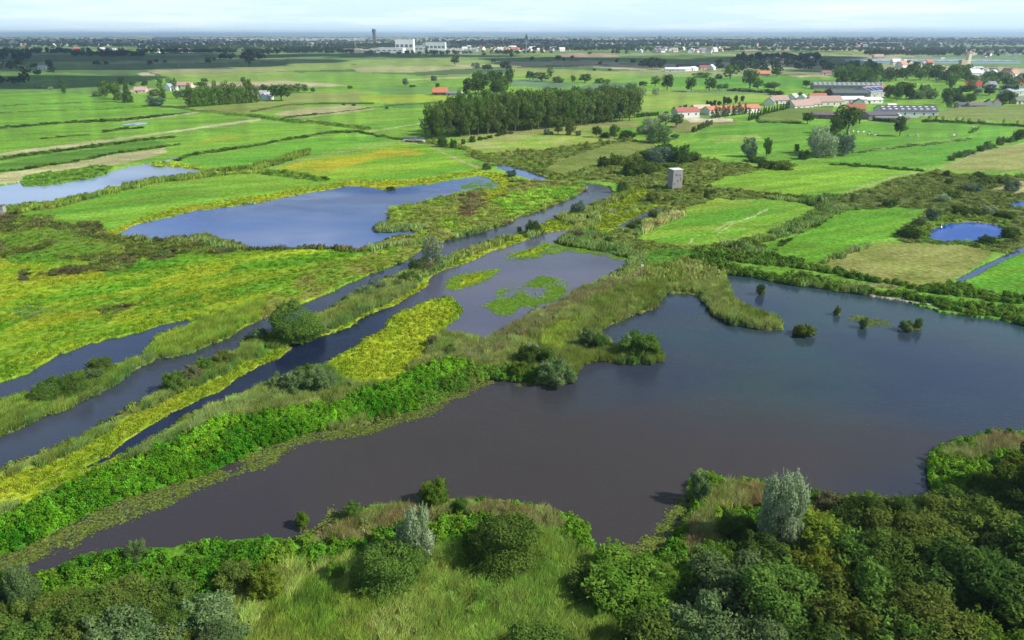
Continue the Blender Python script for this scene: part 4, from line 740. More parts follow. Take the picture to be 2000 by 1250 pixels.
for a in [(335, 768, 726, 48, 'green', 'round green bush at the left end of the bushes along the river'), (374, 745, 712, 42, 'brown', 'brownish bush beside the round green bush along the river'), (398, 728, 700, 40, 'green', 'green bush in the middle of the row on the river strip'), (432, 716, 690, 48, 'olive', 'olive bush under the big round willow bush, left of the reeds'),
          (505, 668, 640, 30, 'grey', 'small grey green bush touching the river left of the big willow bush'),
          (536, 765, 732, 38, 'grey', 'grey green bush, leftmost of the row beside the yellow plant carpet'), (577, 770, 728, 52, 'grey', 'grey green bush, second of the row beside the yellow plant carpet'), (592, 745, 714, 42, 'green', 'small green bush behind the grey row, at the dark channel'),
          (625, 768, 722, 58, 'grey', 'grey green bush, rightmost of the row beside the yellow plant carpet'), (735, 570, 548, 36, 'blue', 'blue green bush on the reed strip beside the river'), (710, 582, 562, 38, 'grey', 'grey round bush on the reed strip beside the river'), (680, 592, 580, 32, 'dark', 'low dark bush at the left of the grey round bush on the reed strip'),
          (748, 568, 550, 20, 'yellow', 'small yellowish bush on the reed strip beside the river'), (776, 562, 546, 30, 'grey', 'pale bush on the reed strip right of the yellowish one'), (800, 552, 530, 36, 'green', 'green bush on the reed strip near the silvery willow'),
          (845, 675, 655, 22, 'brown', 'small brown bush at the right corner of the yellow plant carpet'), (842, 690, 675, 24, 'grey', 'grey bush just below the brown one by the yellow plant carpet'), (875, 695, 678, 36, 'dark', 'dark low bush in the reeds right of the yellow plant carpet'),
          (1150, 685, 640, 36, 'grey', 'upright pale bush at the inner end of the bushy spit'), (1172, 687, 652, 44, 'dark', 'dark bush, right of the upright pale bush on the spit'), (1248, 702, 652, 78, 'green', 'big dark green bush at the tip of the spit'), (1235, 695, 650, 34, 'silver', 'silvery crown behind the big bush at the tip of the spit'), (1276, 700, 660, 30, 'bright', 'light green bush at the very tip of the spit'),
          (1030, 715, 672, 46, 'dark', 'dark bush at the left of the clump on the lake bank'), (1040, 700, 668, 28, 'silver', 'silvery bush rising behind the clump on the lake bank'), (1068, 715, 678, 44, 'green', 'round green bush in the clump on the lake bank'), (1086, 752, 708, 68, 'grey', 'spreading grey green bush overhanging the lake at the clump'), (1012, 738, 705, 40, 'bright', 'light green bush at the water left of the clump on the lake bank'),
          (1486, 575, 552, 17, 'dark', 'dark little bush alone in the water near the far dyke'), (1636, 614, 597, 13, 'olive', 'tiny bush standing alone in the lake, farthest of the islet bushes'), (1574, 656, 636, 38, 'olive', 'flat round islet bush, nearest in the open lake'), (1688, 640, 619, 19, 'grey', 'small bush beside the raft of lilies in the lake'),
          (1773, 646, 625, 26, 'grey', 'left bush of the pair standing in the right part of the lake'), (1796, 642, 617, 18, 'grey', 'taller right bush of the pair standing in the right part of the lake'),
          (1215, 378, 352, 22, 'dark', 'dark tree at the outer bend of the river'), (1355, 378, 367, 13, 'dark', 'small dark bush just right of the wooden tower'), (1379, 389, 368, 10, 'dark', 'narrow dark bush at the corner of the bright field'), (1278, 425, 412, 26, 'dark', 'dark bush at the right bank of the backwater'), (1250, 440, 429, 36, 'green', 'green bush along the right bank of the backwater'), (1236, 447, 434, 24, 'dark', 'dark bush at the lower end of the backwater'), (1276, 395, 374, 30, 'olive', 'olive bush in front of the wooden tower at its left'),
          (998, 345, 330, 20, 'blue', 'bluish bush beside the stream above the river'), (950, 332, 318, 16, 'dark', 'dark bush at the end of the upper mid lake'), (763, 372, 364, 20, 'dark', 'low dark bush on the upper shore of the mid lake'),
          (863, 288, 264, 22, 'dark', 'dark bush at the near corner of the poplar wood'), (886, 290, 268, 14, 'dark', 'small dark bush right of the one at the poplar wood corner'),
          (1190, 475, 462, 20, 'dark', 'small dark bush on the bank right of the lagoon'), (1130, 465, 450, 34, 'brown', 'brownish bush between lagoon and backwater'), (1108, 470, 460, 24, 'olive', 'olive bush at the head of the lagoon'),
          (1460, 475, 462, 26, 'green', 'green bush beside the ditch between bright fields'), (1440, 486, 472, 30, 'green', 'green bush at the lower end of the ditch between bright fields'), (1485, 488, 476, 30, 'green', 'green bush at the reedy bank below the bright fields'), (1740, 405, 387, 30, 'dark', 'dark bush at the top edge of the bright field near the round pond'),
          (1824, 432, 403, 26, 'blue', 'upright bluish bush left of the round pond'), (1800, 442, 422, 26, 'grey', 'grey bush left of the round pond'), (1780, 467, 440, 42, 'dark', 'dark bush at the left shore of the round pond'), (1765, 460, 446, 26, 'grey', 'grey bush left of the dark one at the round pond'), (1978, 468, 440, 36, 'dark', 'dark bush at the right shore of the round pond'), (1935, 478, 460, 34, 'dark', 'dark bush in front of the round pond'),
          (1893, 422, 406, 60, 'dark', 'wide dark bush behind the round pond'), (1935, 420, 400, 30, 'silver', 'silvery bush behind the round pond'), (1970, 428, 412, 42, 'dark', 'dark spreading bush behind the round pond, at the right'), (1667, 395, 377, 12, 'grey', 'small grey bush in the scrub beside the track'), (1600, 399, 380, 9, 'blue', 'slim bluish bush where track and ditch meet'),
          (1850, 345, 331, 13, 'dark', 'dark bush at the top left of the scrubland'), (1855, 360, 348, 15, 'dark', 'small dark bush inside the scrubland'), (1915, 350, 334, 22, 'dark', 'dark bush at the top of the scrubland'), (1930, 360, 345, 34, 'green', 'green bush in the middle top of the scrubland'), (1965, 360, 345, 30, 'green', 'green bush at the right of the scrubland'), (1905, 375, 358, 36, 'blue', 'blue green bush in the middle of the scrubland'), (1865, 388, 372, 30, 'green', 'green bush left in the scrubland'), (1845, 395, 378, 24, 'silver', 'silver green bush in the scrubland'), (1980, 375, 350, 30, 'blue', 'bluish bush at the far right of the scrubland')]:
    TB(a[0], a[1], a[2], a[3], a[4], a[5])
for a in [(1268, 262, 230, 46, 'plume', 'silver', 'silvery willow, leftmost of the tall clump beyond the scrub'), (1287, 278, 243, 52, 'plume', 'grey', 'grey willow in front of the tall clump beyond the scrub'), (1300, 245, 220, 34, 'round', 'silver', 'silvery round tree at the back of the tall clump beyond the scrub'), (1320, 248, 222, 28, 'round', 'grey', 'grey tree at the right end of the tall clump beyond the scrub'),
          (1318, 272, 262, 18, 'round', 'blue', 'small bluish tree right of the tall clump beyond the scrub'), (1288, 318, 286, 56, 'plume', 'blue', 'blue grey willow in the clump behind the wooden tower'), (1325, 320, 279, 56, 'bush', 'dark', 'dark tree at the right of the clump behind the wooden tower'), (1300, 305, 277, 40, 'bush', 'dark', 'dark tree at the back of the clump behind the wooden tower'), (1268, 312, 290, 36, 'bush', 'dark', 'dark tree left of the blue grey willow behind the wooden tower'),
          (1352, 316, 296, 40, 'bush', 'green', 'green bush right of the clump behind the wooden tower'), (1235, 342, 300, 44, 'bush', 'olive', 'olive bush cluster behind and left of the wooden tower'), (1180, 326, 303, 26, 'bush', 'dark', 'dark bush on the slope above the river bend'), (1207, 323, 298, 32, 'bush', 'olive', 'olive bush right of the dark one above the river bend'), (1250, 342, 310, 42, 'bush', 'dark', 'dark bush just left of the wooden tower'),
          (1275, 338, 316, 44, 'bush', 'olive', 'olive bush between the wooden tower and the dark bush'), (1235, 344, 324, 36, 'bush', 'green', 'round green bush in front of the bushes left of the tower'), (1310, 328, 318, 40, 'bush', 'green', 'low green bush above the wooden tower'), (1090, 262, 232, 24, 'tall', 'green', 'slender tree in front of the poplar wood'), (1113, 264, 230, 28, 'tall', 'olive', 'olive tree in front of the poplar wood'), (1068, 264, 249, 13, 'bush', 'blue', 'small bluish bush in front of the poplar wood'),
          (1165, 268, 247, 20, 'round', 'dark', 'dark tree at the left of the row above the reddish meadow'), (1200, 270, 244, 22, 'round', 'green', 'taller green tree in the row above the reddish meadow'), (1222, 273, 251, 26, 'bush', 'dark', 'dark tree at the right of the row above the reddish meadow'), (1185, 268, 257, 22, 'bush', 'dark', 'low dark bush in the row above the reddish meadow'),
          (1595, 300, 247, 42, 'plume', 'silver', 'tall silvery willow of the pair in the pasture'), (1608, 306, 260, 50, 'plume', 'silver', 'round silvery willow in front of the pair in the pasture'), (1645, 303, 262, 44, 'plume', 'blue', 'blue grey round willow at the right of the trio in the pasture'), (1572, 312, 290, 24, 'bush', 'dark', 'dark bush left of the willow trio in the pasture'), (1460, 306, 269, 30, 'plume', 'blue', 'bluish tree alone at the pasture edge'), (1496, 308, 267, 20, 'tall', 'dark', 'slim dark tree right of the bluish tree at the pasture edge'),
          (1480, 318, 305, 40, 'bush', 'dark', 'dark bush at the foot of the trees at the pasture edge'), (1530, 332, 312, 50, 'bush', 'olive', 'broad olive bush above the large bright field'), (1500, 330, 310, 34, 'bush', 'dark', 'dark bush above the large bright field'), (1655, 262, 206, 56, 'round', 'dark', 'broad dark tree in front of the barn yard'), (1630, 266, 222, 36, 'tall', 'dark', 'dark leaning tree left of the broad dark tree at the yard'), (1757, 266, 228, 28, 'round', 'dark', 'single dark tree in the cow pasture'),
          (1577, 242, 219, 25, 'round', 'dark', 'round dark tree at the corner of the small corn field'), (1555, 300, 280, 14, 'tall', 'dark', 'narrow dark tree far behind the large bright field'),
          (125, 183, 153, 13, 'column', 'dark', 'lone narrow tree in the left grassland'), (251, 200, 158, 24, 'cone', 'dark', 'dark pointed tree of the left farm group'), (206, 190, 158, 24, 'tall', 'green', 'tall green tree left of the pointed dark tree'), (224, 194, 160, 28, 'round', 'green', 'round green tree beside the pointed dark tree'), (190, 188, 174, 26, 'bush', 'grey', 'grey bushes at the left end of the left farm group'), (232, 195, 178, 24, 'bush', 'grey', 'grey bush under the green trees of the left farm group'),
          (302, 207, 185, 38, 'bush', 'blue', 'wide blunt round bush in the grass before the left farm'), (240, 167, 151, 16, 'round', 'dark', 'small dark tree behind the left farm group'), (262, 170, 158, 18, 'round', 'dark', 'dark tree behind the pointed one at the left farm'), (282, 170, 157, 16, 'round', 'dark', 'dark tree behind the house of the left farm'), (318, 192, 150, 19, 'column', 'green', 'tall poplar at the left of the white house of the left farm'), (345, 193, 152, 15, 'column', 'green', 'tall poplar at the right of the white house of the left farm'), (331, 170, 152, 20, 'round', 'grey', 'grey tree behind the white house of the left farm'),
          (300, 188, 172, 26, 'bush', 'grey', 'grey tree before the farmhouse of the left farm'), (355, 190, 172, 24, 'bush', 'blue', 'bluish tree right of the white house of the left farm'), (392, 172, 160, 28, 'round', 'green', 'green tree behind the long row of poplars'), (400, 162, 152, 14, 'round', 'dark', 'small round tree in the stubble behind the poplar row'), (476, 163, 150, 11, 'round', 'dark', 'small round tree behind the right end of the poplar row'),
          (550, 197, 163, 42, 'round', 'dark', 'big dark round tree beside the white farm near the poplar row'), (520, 187, 165, 26, 'round', 'dark', 'dark tree behind the white farm near the poplar row'), (535, 183, 163, 20, 'tall', 'dark', 'tall dark tree behind the big round one at the white farm'), (570, 182, 163, 22, 'tall', 'green', 'green tree, left of three beyond the white farm'), (583, 181, 163, 20, 'tall', 'green', 'green tree, middle of three beyond the white farm'), (596, 181, 163, 20, 'tall', 'green', 'green tree, right of three beyond the white farm'), (612, 181, 170, 12, 'round', 'grey', 'small grey round tree at the end of the farm trees'),
          (793, 169, 153, 14, 'round', 'blue', 'grey blue oval tree in the open plain, left of two'), (848, 162, 147, 14, 'round', 'blue', 'grey blue oval tree in the open plain, right of two'), (855, 173, 162, 9, 'round', 'dark', 'small tree above the orange roofed farmhouse'), (806, 170, 165, 16, 'bush', 'dark', 'low bush right of the left oval tree in the plain'), (683, 173, 166, 11, 'bush', 'dark', 'small round bush alone in the wide plain'), (690, 207, 201, 9, 'bush', 'dark', 'small bush at the tip of the tan field'), (671, 206, 200, 6, 'bush', 'dark', 'tiny bush at the top edge of the tan field'), (755, 213, 207, 9, 'bush', 'dark', 'small bush right of the tan field'),
          (908, 185, 172, 14, 'bush', 'dark', 'dark bush behind the orange roofed farmhouse'), (889, 128, 108, 18, 'round', 'navy', 'single dark tree before the white factories'), (930, 136, 122, 20, 'round', 'blue', 'bluish tree at the left of the group in the plain centre'), (953, 138, 125, 24, 'round', 'navy', 'dark tree in the group in the plain centre'), (990, 138, 119, 30, 'round', 'navy', 'large dark tree at the right of the group in the plain centre'), (965, 121, 113, 12, 'bush', 'navy', 'small dark tree behind the group in the plain centre'),
          (487, 131, 97, 27, 'round', 'navy', 'large dark tree alone on the shaded plain'), (1035, 157, 138, 24, 'round', 'dark', 'dark tree at the left of the group beside the blue green crop'), (1058, 159, 141, 32, 'round', 'dark', 'broad dark tree in the group beside the blue green crop'), (1075, 152, 131, 18, 'tall', 'green', 'tallest tree of the group beside the blue green crop'), (1090, 162, 147, 22, 'bush', 'dark', 'dark bush at the right of the group beside the blue green crop'),
          (1118, 162, 146, 13, 'round', 'green', 'small round tree between two groups by the blue green crop'), (1142, 162, 144, 26, 'round', 'dark', 'dark tree right of the small round one by the blue green crop'), (1172, 163, 150, 24, 'bush', 'green', 'green bushes behind the larger blue green crop'), (1186, 163, 153, 12, 'bush', 'green', 'small bush at the end of those behind the larger crop'),
          (1256, 170, 158, 18, 'round', 'dark', 'dark tree at the left of the tall pair behind the pasture'), (1280, 168, 147, 26, 'tall', 'green', 'left one of the tall pair behind the pasture'), (1303, 178, 144, 24, 'round', 'dark', 'right one of the tall pair behind the pasture'), (1255, 187, 171, 17, 'plume', 'silver', 'silvery small willow under the tall pair'), (1281, 186, 170, 16, 'plume', 'silver', 'second silvery willow under the tall pair, at the right'), (1222, 184, 173, 11, 'round', 'grey', 'small grey tree at the right end of the poplar wood'), (1239, 184, 176, 9, 'round', 'dark', 'tiny dark tree under the tall pair at the left'),
          (1350, 179, 151, 24, 'round', 'dark', 'single dark tree in the light pasture, left of two'), (1385, 178, 151, 24, 'round', 'dark', 'single dark tree in the light pasture, right of two'), (1405, 177, 164, 14, 'round', 'blue', 'small bluish tree right of the two in the light pasture'), (1417, 177, 162, 12, 'round', 'grey', 'small grey tree at the left of the long hedge'), (1426, 154, 126, 34, 'round', 'green', 'tall green tree behind the light pasture'), (1405, 154, 142, 14, 'bush', 'dark', 'dark bush at the foot of the tall green tree'), (1372, 152, 139, 38, 'bush', 'green', 'row of green trees left of the tall green one'),
          (1464, 173, 134, 34, 'round', 'green', 'very tall green tree over the hedge of the pasture'), (1480, 174, 155, 22, 'round', 'green', 'green tree right of the very tall one'), (1499, 175, 160, 18, 'round', 'grey', 'grey tree at the right end of the pasture hedge'), (1517, 150, 132, 24, 'round', 'dark', 'dark round tree in the green field before the villages'), (1574, 171, 156, 16, 'round', 'dark', 'round dark tree above the long shed'), (1513, 176, 160, 24, 'round', 'grey', 'grey tree above the corn field hedge'), (1520, 186, 175, 36, 'bush', 'dark', 'dark bush above the pink roofed houses'),
          (1563, 196, 180, 13, 'round', 'bright', 'light green tree beside the small orange roof'), (1597, 190, 176, 20, 'round', 'olive', 'olive tree left of the orange gabled house')]:
    T(a[0], a[1], a[2], a[3], a[4], a[5], 'tree' if a[4] != 'plume' else 'willow_tree', a[6])
# poplars
def rowof(x0, y0, x1, y1, n, h, wpx, kind, tint, name, label, group, jx=.3, hj=.15, cat='tree'):
    for i in range(n):
        t = (i + rt.normal() * jx * .4) / max(n - 1, 1); px, py = x0 + (x1 - x0) * t, y0 + (y1 - y0) * t
        T(px, py, py - h * (1 + hj * rt.normal()), wpx * (1 + .12 * rt.normal()), kind, tint, name, label, cat, group)
rowof(369, 210, 502, 200, 19, 42, 19, 'column', 'green', 'poplar_tree', 'narrow dark poplar in the long row on the left plain', 'poplars in a row on the left plain', .3, .1)
A_, B_, C_ = [Vector(G(*p)) for p in ((838, 274), (1228, 237), (905, 236))]
for r in range(6):
    for i in range(25):
        p = A_ + (B_ - A_) * ((i + .5 * (r % 2) + rt.normal() * .15) / 23.5) + (C_ - A_) * (r * .17)
        tree_at(p.x, p.y, 21 + 1.7 * rt.normal(), 10.5 + rt.random() * 4, 'tall', 'poplar' if (i * 7 + r * 3) % 5 else 'green', 'poplar_tree', 'tall leafy poplar in the dense wood in the middle of the plain', 'tree', 'poplars of the wood in mid plain')
def fill(poly, n, h, hj, wd, kinds, tints, label, group, name='tree', cat='tree'):
    poly = [poly[i:i + 2] for i in range(0, len(poly), 2)]; xs = [p[0] for p in poly]; ys = [p[1] for p in poly]; k = 0; g = 0
    while k < n and g < 9000:
        g += 1; px, py = xs and rt.uniform(min(xs), max(xs)), rt.uniform(min(ys), max(ys))
        if not inside(poly, np.array([px]), np.array([py]))[0]: continue
        x, y = G(px, py); tree_at(x, y, max(1.5, h * (1 + hj * rt.normal())), wd * (1 + .2 * rt.normal()), kinds[k % len(kinds)], tints[k % len(tints)], name, label, cat, group); k += 1
fill([912, 188, 905, 182, 920, 170, 1000, 165, 1003, 186, 960, 190], 16, 19, .1, 13, ['round', 'tall'], ['dark', 'green'], 'broad dark tree in the wood right of the orange roofed farmhouse', 'trees of the wood beside the orange roofed farmhouse')
rowof(1390, 232, 1462, 222, 12, 22, 10, 'column', 'dark', 'cypress_tree', 'dark conical tree in the screen before the long orange roof', 'trees screening the long orange roof', .3, .15)
rowof(1462, 236, 1545, 214, 16, 18, 8, 'cone', 'green', 'hedge_tree', 'green pointed tree in the tall hedge beside the corn field', 'trees of the tall hedge by the corn field', .2, .1)
rowof(1380, 212, 1444, 202, 9, 14, 9, 'round', 'navy', 'tree', 'small dark tree in the row behind the long orange roof', 'trees behind the long orange roof', .5, .2)
rowof(1246, 230, 1281, 226, 6, 11, 10, 'bush', 'dark', 'tree', 'low dark tree continuing the poplar wood to the right', 'low trees right of the poplar wood', .4, .2)
rowof(1305, 222, 1340, 212, 4, 10, 9, 'bush', 'dark', 'tree', 'low dark tree behind the red roofed barn', 'low trees behind the red roofed barn', .5, .2)
rowof(1423, 178, 1520, 183, 14, 7, 10, 'bush', 'navy', 'hedge_bush', 'dark bush of the long hedge at the pasture edge', 'bushes of the long pasture hedge', .4, .15, 'bush')
rowof(1708, 237, 1745, 240, 7, 9, 8, 'bush', 'navy', 'hedge_bush', 'dark bush of the hedge before the low sheds', 'bushes of the hedge before the sheds', .4, .1, 'bush')
rowof(1352, 260, 1388, 245, 6, 13, 10, 'bush', 'green', 'bush', 'green bush in the short row by the bare yard', 'bushes in the row by the bare yard', .4, .2, 'bush')
rowof(1858, 314, 1995, 272, 11, 14, 18, 'bush', 'grey', 'hedge_bush', 'grey green bush along the track to the right edge', 'bushes along the right track', .6, .3, 'bush')
rowof(905, 282, 990, 262, 9, 9, 11, 'bush', 'dark', 'bush', 'low dark bush in the row before the poplar wood', 'bushes in the row before the poplar wood', .7, .3, 'bush')
rowof(1020, 262, 1240, 268, 9, 8, 12, 'bush', 'olive', 'bush', 'low olive bush at the top edge of the reddish meadow', 'bushes above the reddish meadow', 1.2, .3, 'bush')
T(1987, 277, 252, 22, 'round', 'dark', 'tree', 'dark round tree at the right end of the track bushes'); T(1262, 262, 250, 12, 'bush', 'grey', 'bush', 'small grey bush at the foot of the silvery willow clump', 'bush')
SF_ = []
fill([1612, 168, 1625, 150, 1735, 146, 1745, 160, 1725, 170, 1640, 171], 30, 17, .15, 13, ['round', 'tall'], ['dark', 'green', 'dark'], 'dark leafy tree in the wood behind the long grey shed', 'trees of the wood behind the long grey shed')
fill([1745, 161, 1760, 145, 1900, 140, 1905, 158, 1860, 163], 34, 16, .15, 14, ['round'], ['dark', 'green', 'dark'], 'dark tree in the wood below the stone church tower', 'trees of the wood below the church tower')
fill([1610, 150, 1608, 138, 1720, 130, 1722, 146], 22, 15, .15, 14, ['round'], ['green', 'dark'], 'green tree in the back wood near the beige roofed house', 'trees of the back wood near the beige roofed house')
fill([1725, 196, 1730, 182, 1830, 180, 1830, 192, 1750, 200], 16, 11, .2, 11, ['round', 'bush'], ['dark', 'grey'], 'garden tree behind the big grey barn', 'garden trees behind the big grey barn')
fill([1845, 212, 1860, 180, 1890, 172, 2000, 180, 2000, 208, 1900, 212], 26, 10, .25, 11, ['round', 'bush'], ['dark', 'navy', 'grey'], 'garden tree among the houses at the right edge', 'garden trees at the right edge')
fill([1820, 176, 1850, 164, 2000, 150, 2090, 150, 2090, 176, 1900, 172], 36, 12, .2, 13, ['round'], ['dark', 'green', 'grey'], 'leafy tree among the far houses at the right edge', 'trees between the far houses at the right edge')
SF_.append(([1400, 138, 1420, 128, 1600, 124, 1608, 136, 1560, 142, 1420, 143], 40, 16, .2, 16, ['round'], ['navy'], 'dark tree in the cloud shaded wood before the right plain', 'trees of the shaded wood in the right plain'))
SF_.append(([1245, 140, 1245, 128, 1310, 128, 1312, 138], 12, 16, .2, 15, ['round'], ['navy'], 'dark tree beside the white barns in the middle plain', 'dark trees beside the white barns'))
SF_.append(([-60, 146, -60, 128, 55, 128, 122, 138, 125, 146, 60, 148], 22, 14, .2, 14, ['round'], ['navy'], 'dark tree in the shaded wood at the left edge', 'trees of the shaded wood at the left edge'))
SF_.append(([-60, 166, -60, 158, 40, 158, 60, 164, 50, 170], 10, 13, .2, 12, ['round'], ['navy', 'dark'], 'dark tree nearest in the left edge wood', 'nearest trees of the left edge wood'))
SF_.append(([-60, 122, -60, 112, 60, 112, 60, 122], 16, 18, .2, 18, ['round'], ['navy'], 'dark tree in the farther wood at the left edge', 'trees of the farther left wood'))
rowof(65, 170, 100, 176, 4, 8, 10, 'bush', 'silver', 'bush', 'pale round bush at the end of the left edge wood', 'pale bushes by the left edge wood', .3, .15, 'bush')
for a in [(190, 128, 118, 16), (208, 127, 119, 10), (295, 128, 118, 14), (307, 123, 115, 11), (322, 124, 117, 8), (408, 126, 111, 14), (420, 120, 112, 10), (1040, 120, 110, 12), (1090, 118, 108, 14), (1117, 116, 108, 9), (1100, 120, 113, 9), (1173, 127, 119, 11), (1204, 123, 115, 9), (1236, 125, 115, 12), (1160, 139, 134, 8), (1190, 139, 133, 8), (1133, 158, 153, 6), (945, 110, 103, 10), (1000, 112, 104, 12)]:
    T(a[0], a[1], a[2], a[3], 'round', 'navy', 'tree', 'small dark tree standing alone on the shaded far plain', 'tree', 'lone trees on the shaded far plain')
# ---- near shore and thicket
for a in [(845, 990, 942, 62, 'bush', 'bright', 'glossy light green bush leaning over the water at the near shore'), (812, 1095, 990, 72, 'plume', 'silver', 'silvery willow leaning up through the near shore scrub'), (752, 1165, 1078, 140, 'dome', 'green', 'large dark green willow bush in the near reeds, left of two'), (802, 1130, 1075, 66, 'bush', 'dark', 'dark bush in the shade of the silvery willow'), (985, 1122, 1026, 150, 'dome', 'green', 'large dark green willow bush in the near reeds, right of two'), (935, 1095, 1045, 60, 'bush', 'dark', 'dark side bush at the left of the right large willow bush'),
          (60, 1205, 1108, 56, 'plume', 'grey', 'pale grey green willow at the bottom left corner'), (270, 1090, 1058, 40, 'plume', 'grey', 'small pale bush at the lake shore bottom left'), (1518, 1075, 930, 84, 'plume', 'silver', 'bright silvery willow at the lake edge bottom right'), (1365, 985, 920, 44, 'bush', 'grey', 'dark reedy bush on the small point of the near shore'), (590, 1030, 1000, 30, 'bush', 'bright', 'small bright bush at the near shore left of the middle'), (690, 1015, 985, 36, 'bush', 'green', 'small green bush at the near shore'),
          (900, 1003, 975, 34, 'bush', 'green', 'dark green bush right of the glossy bush'), (655, 1140, 1100, 40, 'bush', 'bright', 'small light bush before the large left willow bush'), (2040, 990, 862, 130, 'round', 'dark', 'tall dark tree at the right edge of the picture'), (2150, 1010, 850, 150, 'round', 'dark', 'tall dark tree beyond the right edge'),
          (515, 1180, 1110, 66, 'bush', 'yellow', 'yellowish bush beside the green herbs bottom left'), (455, 1165, 1108, 76, 'bush', 'olive', 'olive bush left of the yellowish one bottom left')]:
    T(a[0], a[1], a[2], a[3], a[4], a[5], 'willow_tree' if a[4] == 'plume' else 'bush', a[6], 'tree' if a[4] in ('plume', 'round') else 'bush')
for a in [(20, 1180, 1105, 66, 'dark'), (110, 1240, 1160, 90, 'olive'), (175, 1265, 1160, 120, 'green'), (250, 1240, 1150, 110, 'olive'), (322, 1200, 1130, 80, 'green'), (335, 1270, 1185, 96, 'green'), (400, 1270, 1165, 106, 'grey'), (60, 1300, 1215, 100, 'green'), (360, 1310, 1225, 76, 'yellow'), (200, 1330, 1215, 130, 'grey'), (290, 1350, 1235, 120, 'grey'), (120, 1320, 1230, 90, 'olive'), (0, 1260, 1175, 80, 'olive'), (430, 1330, 1220, 80, 'grey')]:
    T(a[0], a[1], a[1] - (a[1] - a[2]) * .80, a[3] * 1.3, 'dome' if (a[0] // 10) % 2 else 'bush', a[4], 'bush', 'rounded willow bush packed in the thicket at the bottom left', 'bush', 'bushes of the bottom left thicket')
for a in [(1340, 1170, 1085, 80, 'bright'), (1225, 1200, 1110, 150, 'bright'), (1160, 1180, 1115, 80, 'green'), (1290, 1195, 1120, 90, 'bright'), (1400, 1140, 1060, 70, 'bright'), (1445, 1240, 1085, 150, 'grey'), (1535, 1280, 1095, 170, 'green'), (1400, 1320, 1180, 130, 'grey'), (1300, 1340, 1215, 130, 'green'), (1050, 1340, 1215, 110, 'green'), (1600, 1110, 985, 110, 'yellow'), (1545, 1160, 1080, 90, 'dark'), (1660, 1140, 1020, 110, 'green'), (1600, 1180, 1060, 90, 'yellow'), (1700, 1180, 1050, 130, 'green'), (1760, 1120, 1000, 110, 'olive'), (1690, 1070, 975, 90, 'dark'), (1830, 1130, 1010, 130, 'olive'), (1770, 1200, 1060, 120, 'green'), (1480, 1130, 1040, 80, 'dark'),
          (1860, 1080, 985, 110, 'olive'), (1900, 1240, 1060, 160, 'dark'), (1980, 1260, 1080, 160, 'dark'), (1960, 1110, 990, 120, 'olive'), (2040, 1160, 1010, 140, 'green'), (1640, 1320, 1130, 170, 'olive'), (1740, 1350, 1140, 180, 'green'), (1850, 1380, 1180, 190, 'olive'), (1560, 1390, 1200, 160, 'dark'), (1960, 1390, 1220, 150, 'bright'), (2060, 1330, 1140, 170, 'green'), (1900, 1020, 965, 80, 'green'), (1790, 1040, 970, 80, 'dark'), (1440, 1060, 1000, 60, 'green'), (1660, 1400, 1230, 150, 'dark'), (1470, 1400, 1230, 150, 'grey'), (1990, 1010, 940, 90, 'dark'), (2120, 1230, 1050, 160, 'dark'), (1720, 1010, 965, 60, 'olive'), (1620, 1020, 965, 60, 'brown')]:
    T(a[0], a[1], a[1] - (a[1] - a[2]) * .76, a[3] * 1.35, 'dome' if (a[0] // 10) % 2 else 'bush', a[4], 'bush', 'rounded willow bush packed in the thicket at the bottom right', 'bush', 'bushes of the bottom right thicket')
# ---- far woods and scattered far trees read as one mass each
def farstuff(name, label, cat, pts, hs, ws, kinds, mat, zoff=0):
    V_, F_, o = [], [], 0; protos = []
    for k in range(4):
        cv, cf = crown_mesh(kinds, 3, k); protos.append((cv[:4 * 70] , cf[:70]))
    r_ = np.random.default_rng(3)
    for (x, y), h, w_ in zip(pts, hs, ws):
        cv, cf = protos[r_.integers(4)]; a = r_.random() * 6.28; c_, s__ = math.cos(a), math.sin(a); v = cv.copy(); cen = v.reshape(-1, 4, 3).mean(1, keepdims=True); v = (cen + (v.reshape(-1, 4, 3) - cen) * 1.8).reshape(-1, 3)
        xx = (v[:, 0] * c_ - v[:, 1] * s__) * w_ + x; yy = (v[:, 0] * s__ + v[:, 1] * c_) * w_ + y; V_.append(np.stack([xx, yy, np.maximum(v[:, 2], 0) * h], 1)); F_.append(cf + o); o += len(v)
    return tag(link(name, mk_mesh(name, np.concatenate(V_), np.concatenate(F_)), mat), label, cat, kind='stuff')
def belts(n, y0, y1, thr, seed):
    r_ = np.random.default_rng(seed); py = r_.uniform(y0, y1, n); px = r_.uniform(-250, 2250, n); x, y = G(px, py)
    v = fbm(x / 900, y / 420, seed, 4) + .25 * fbm(x / 120, y / 90, seed + 5, 3); k = v > thr; return x[k], y[k]
x, y = belts(9000, 74, 93, .70, 41); hs = 11 + 7 * np.random.default_rng(1).random(len(x)); ws = np.maximum(16, y * .0035)
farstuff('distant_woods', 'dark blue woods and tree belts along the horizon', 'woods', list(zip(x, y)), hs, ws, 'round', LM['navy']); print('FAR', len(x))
x, y = belts(5000, 93, 108, .70, 53); hs = 9 + 7 * np.random.default_rng(2).random(len(x)); ws = 11 + 6 * np.random.default_rng(4).random(len(x))
farstuff('distant_trees', 'scattered trees and hedgerows of the far plain in front of the towns', 'trees', list(zip(x, y)), hs, ws, 'round', LM['dark']); print('FAR', len(x))
pts = []; hs = []; ws = []
for (poly, n, h, hj, wd, *_r) in SF_:
    poly = [poly[i:i + 2] for i in range(0, len(poly), 2)]; X_ = [p[0] for p in poly]; Y_ = [p[1] for p in poly]; k = 0
    while k < n:
        px, py = rt.uniform(min(X_), max(X_)), rt.uniform(min(Y_), max(Y_))
        if inside(poly, np.array([px]), np.array([py]))[0]: pts.append(G(px, py)); hs.append(h * (1 + hj * rt.normal())); ws.append(wd * 1.15); k += 1
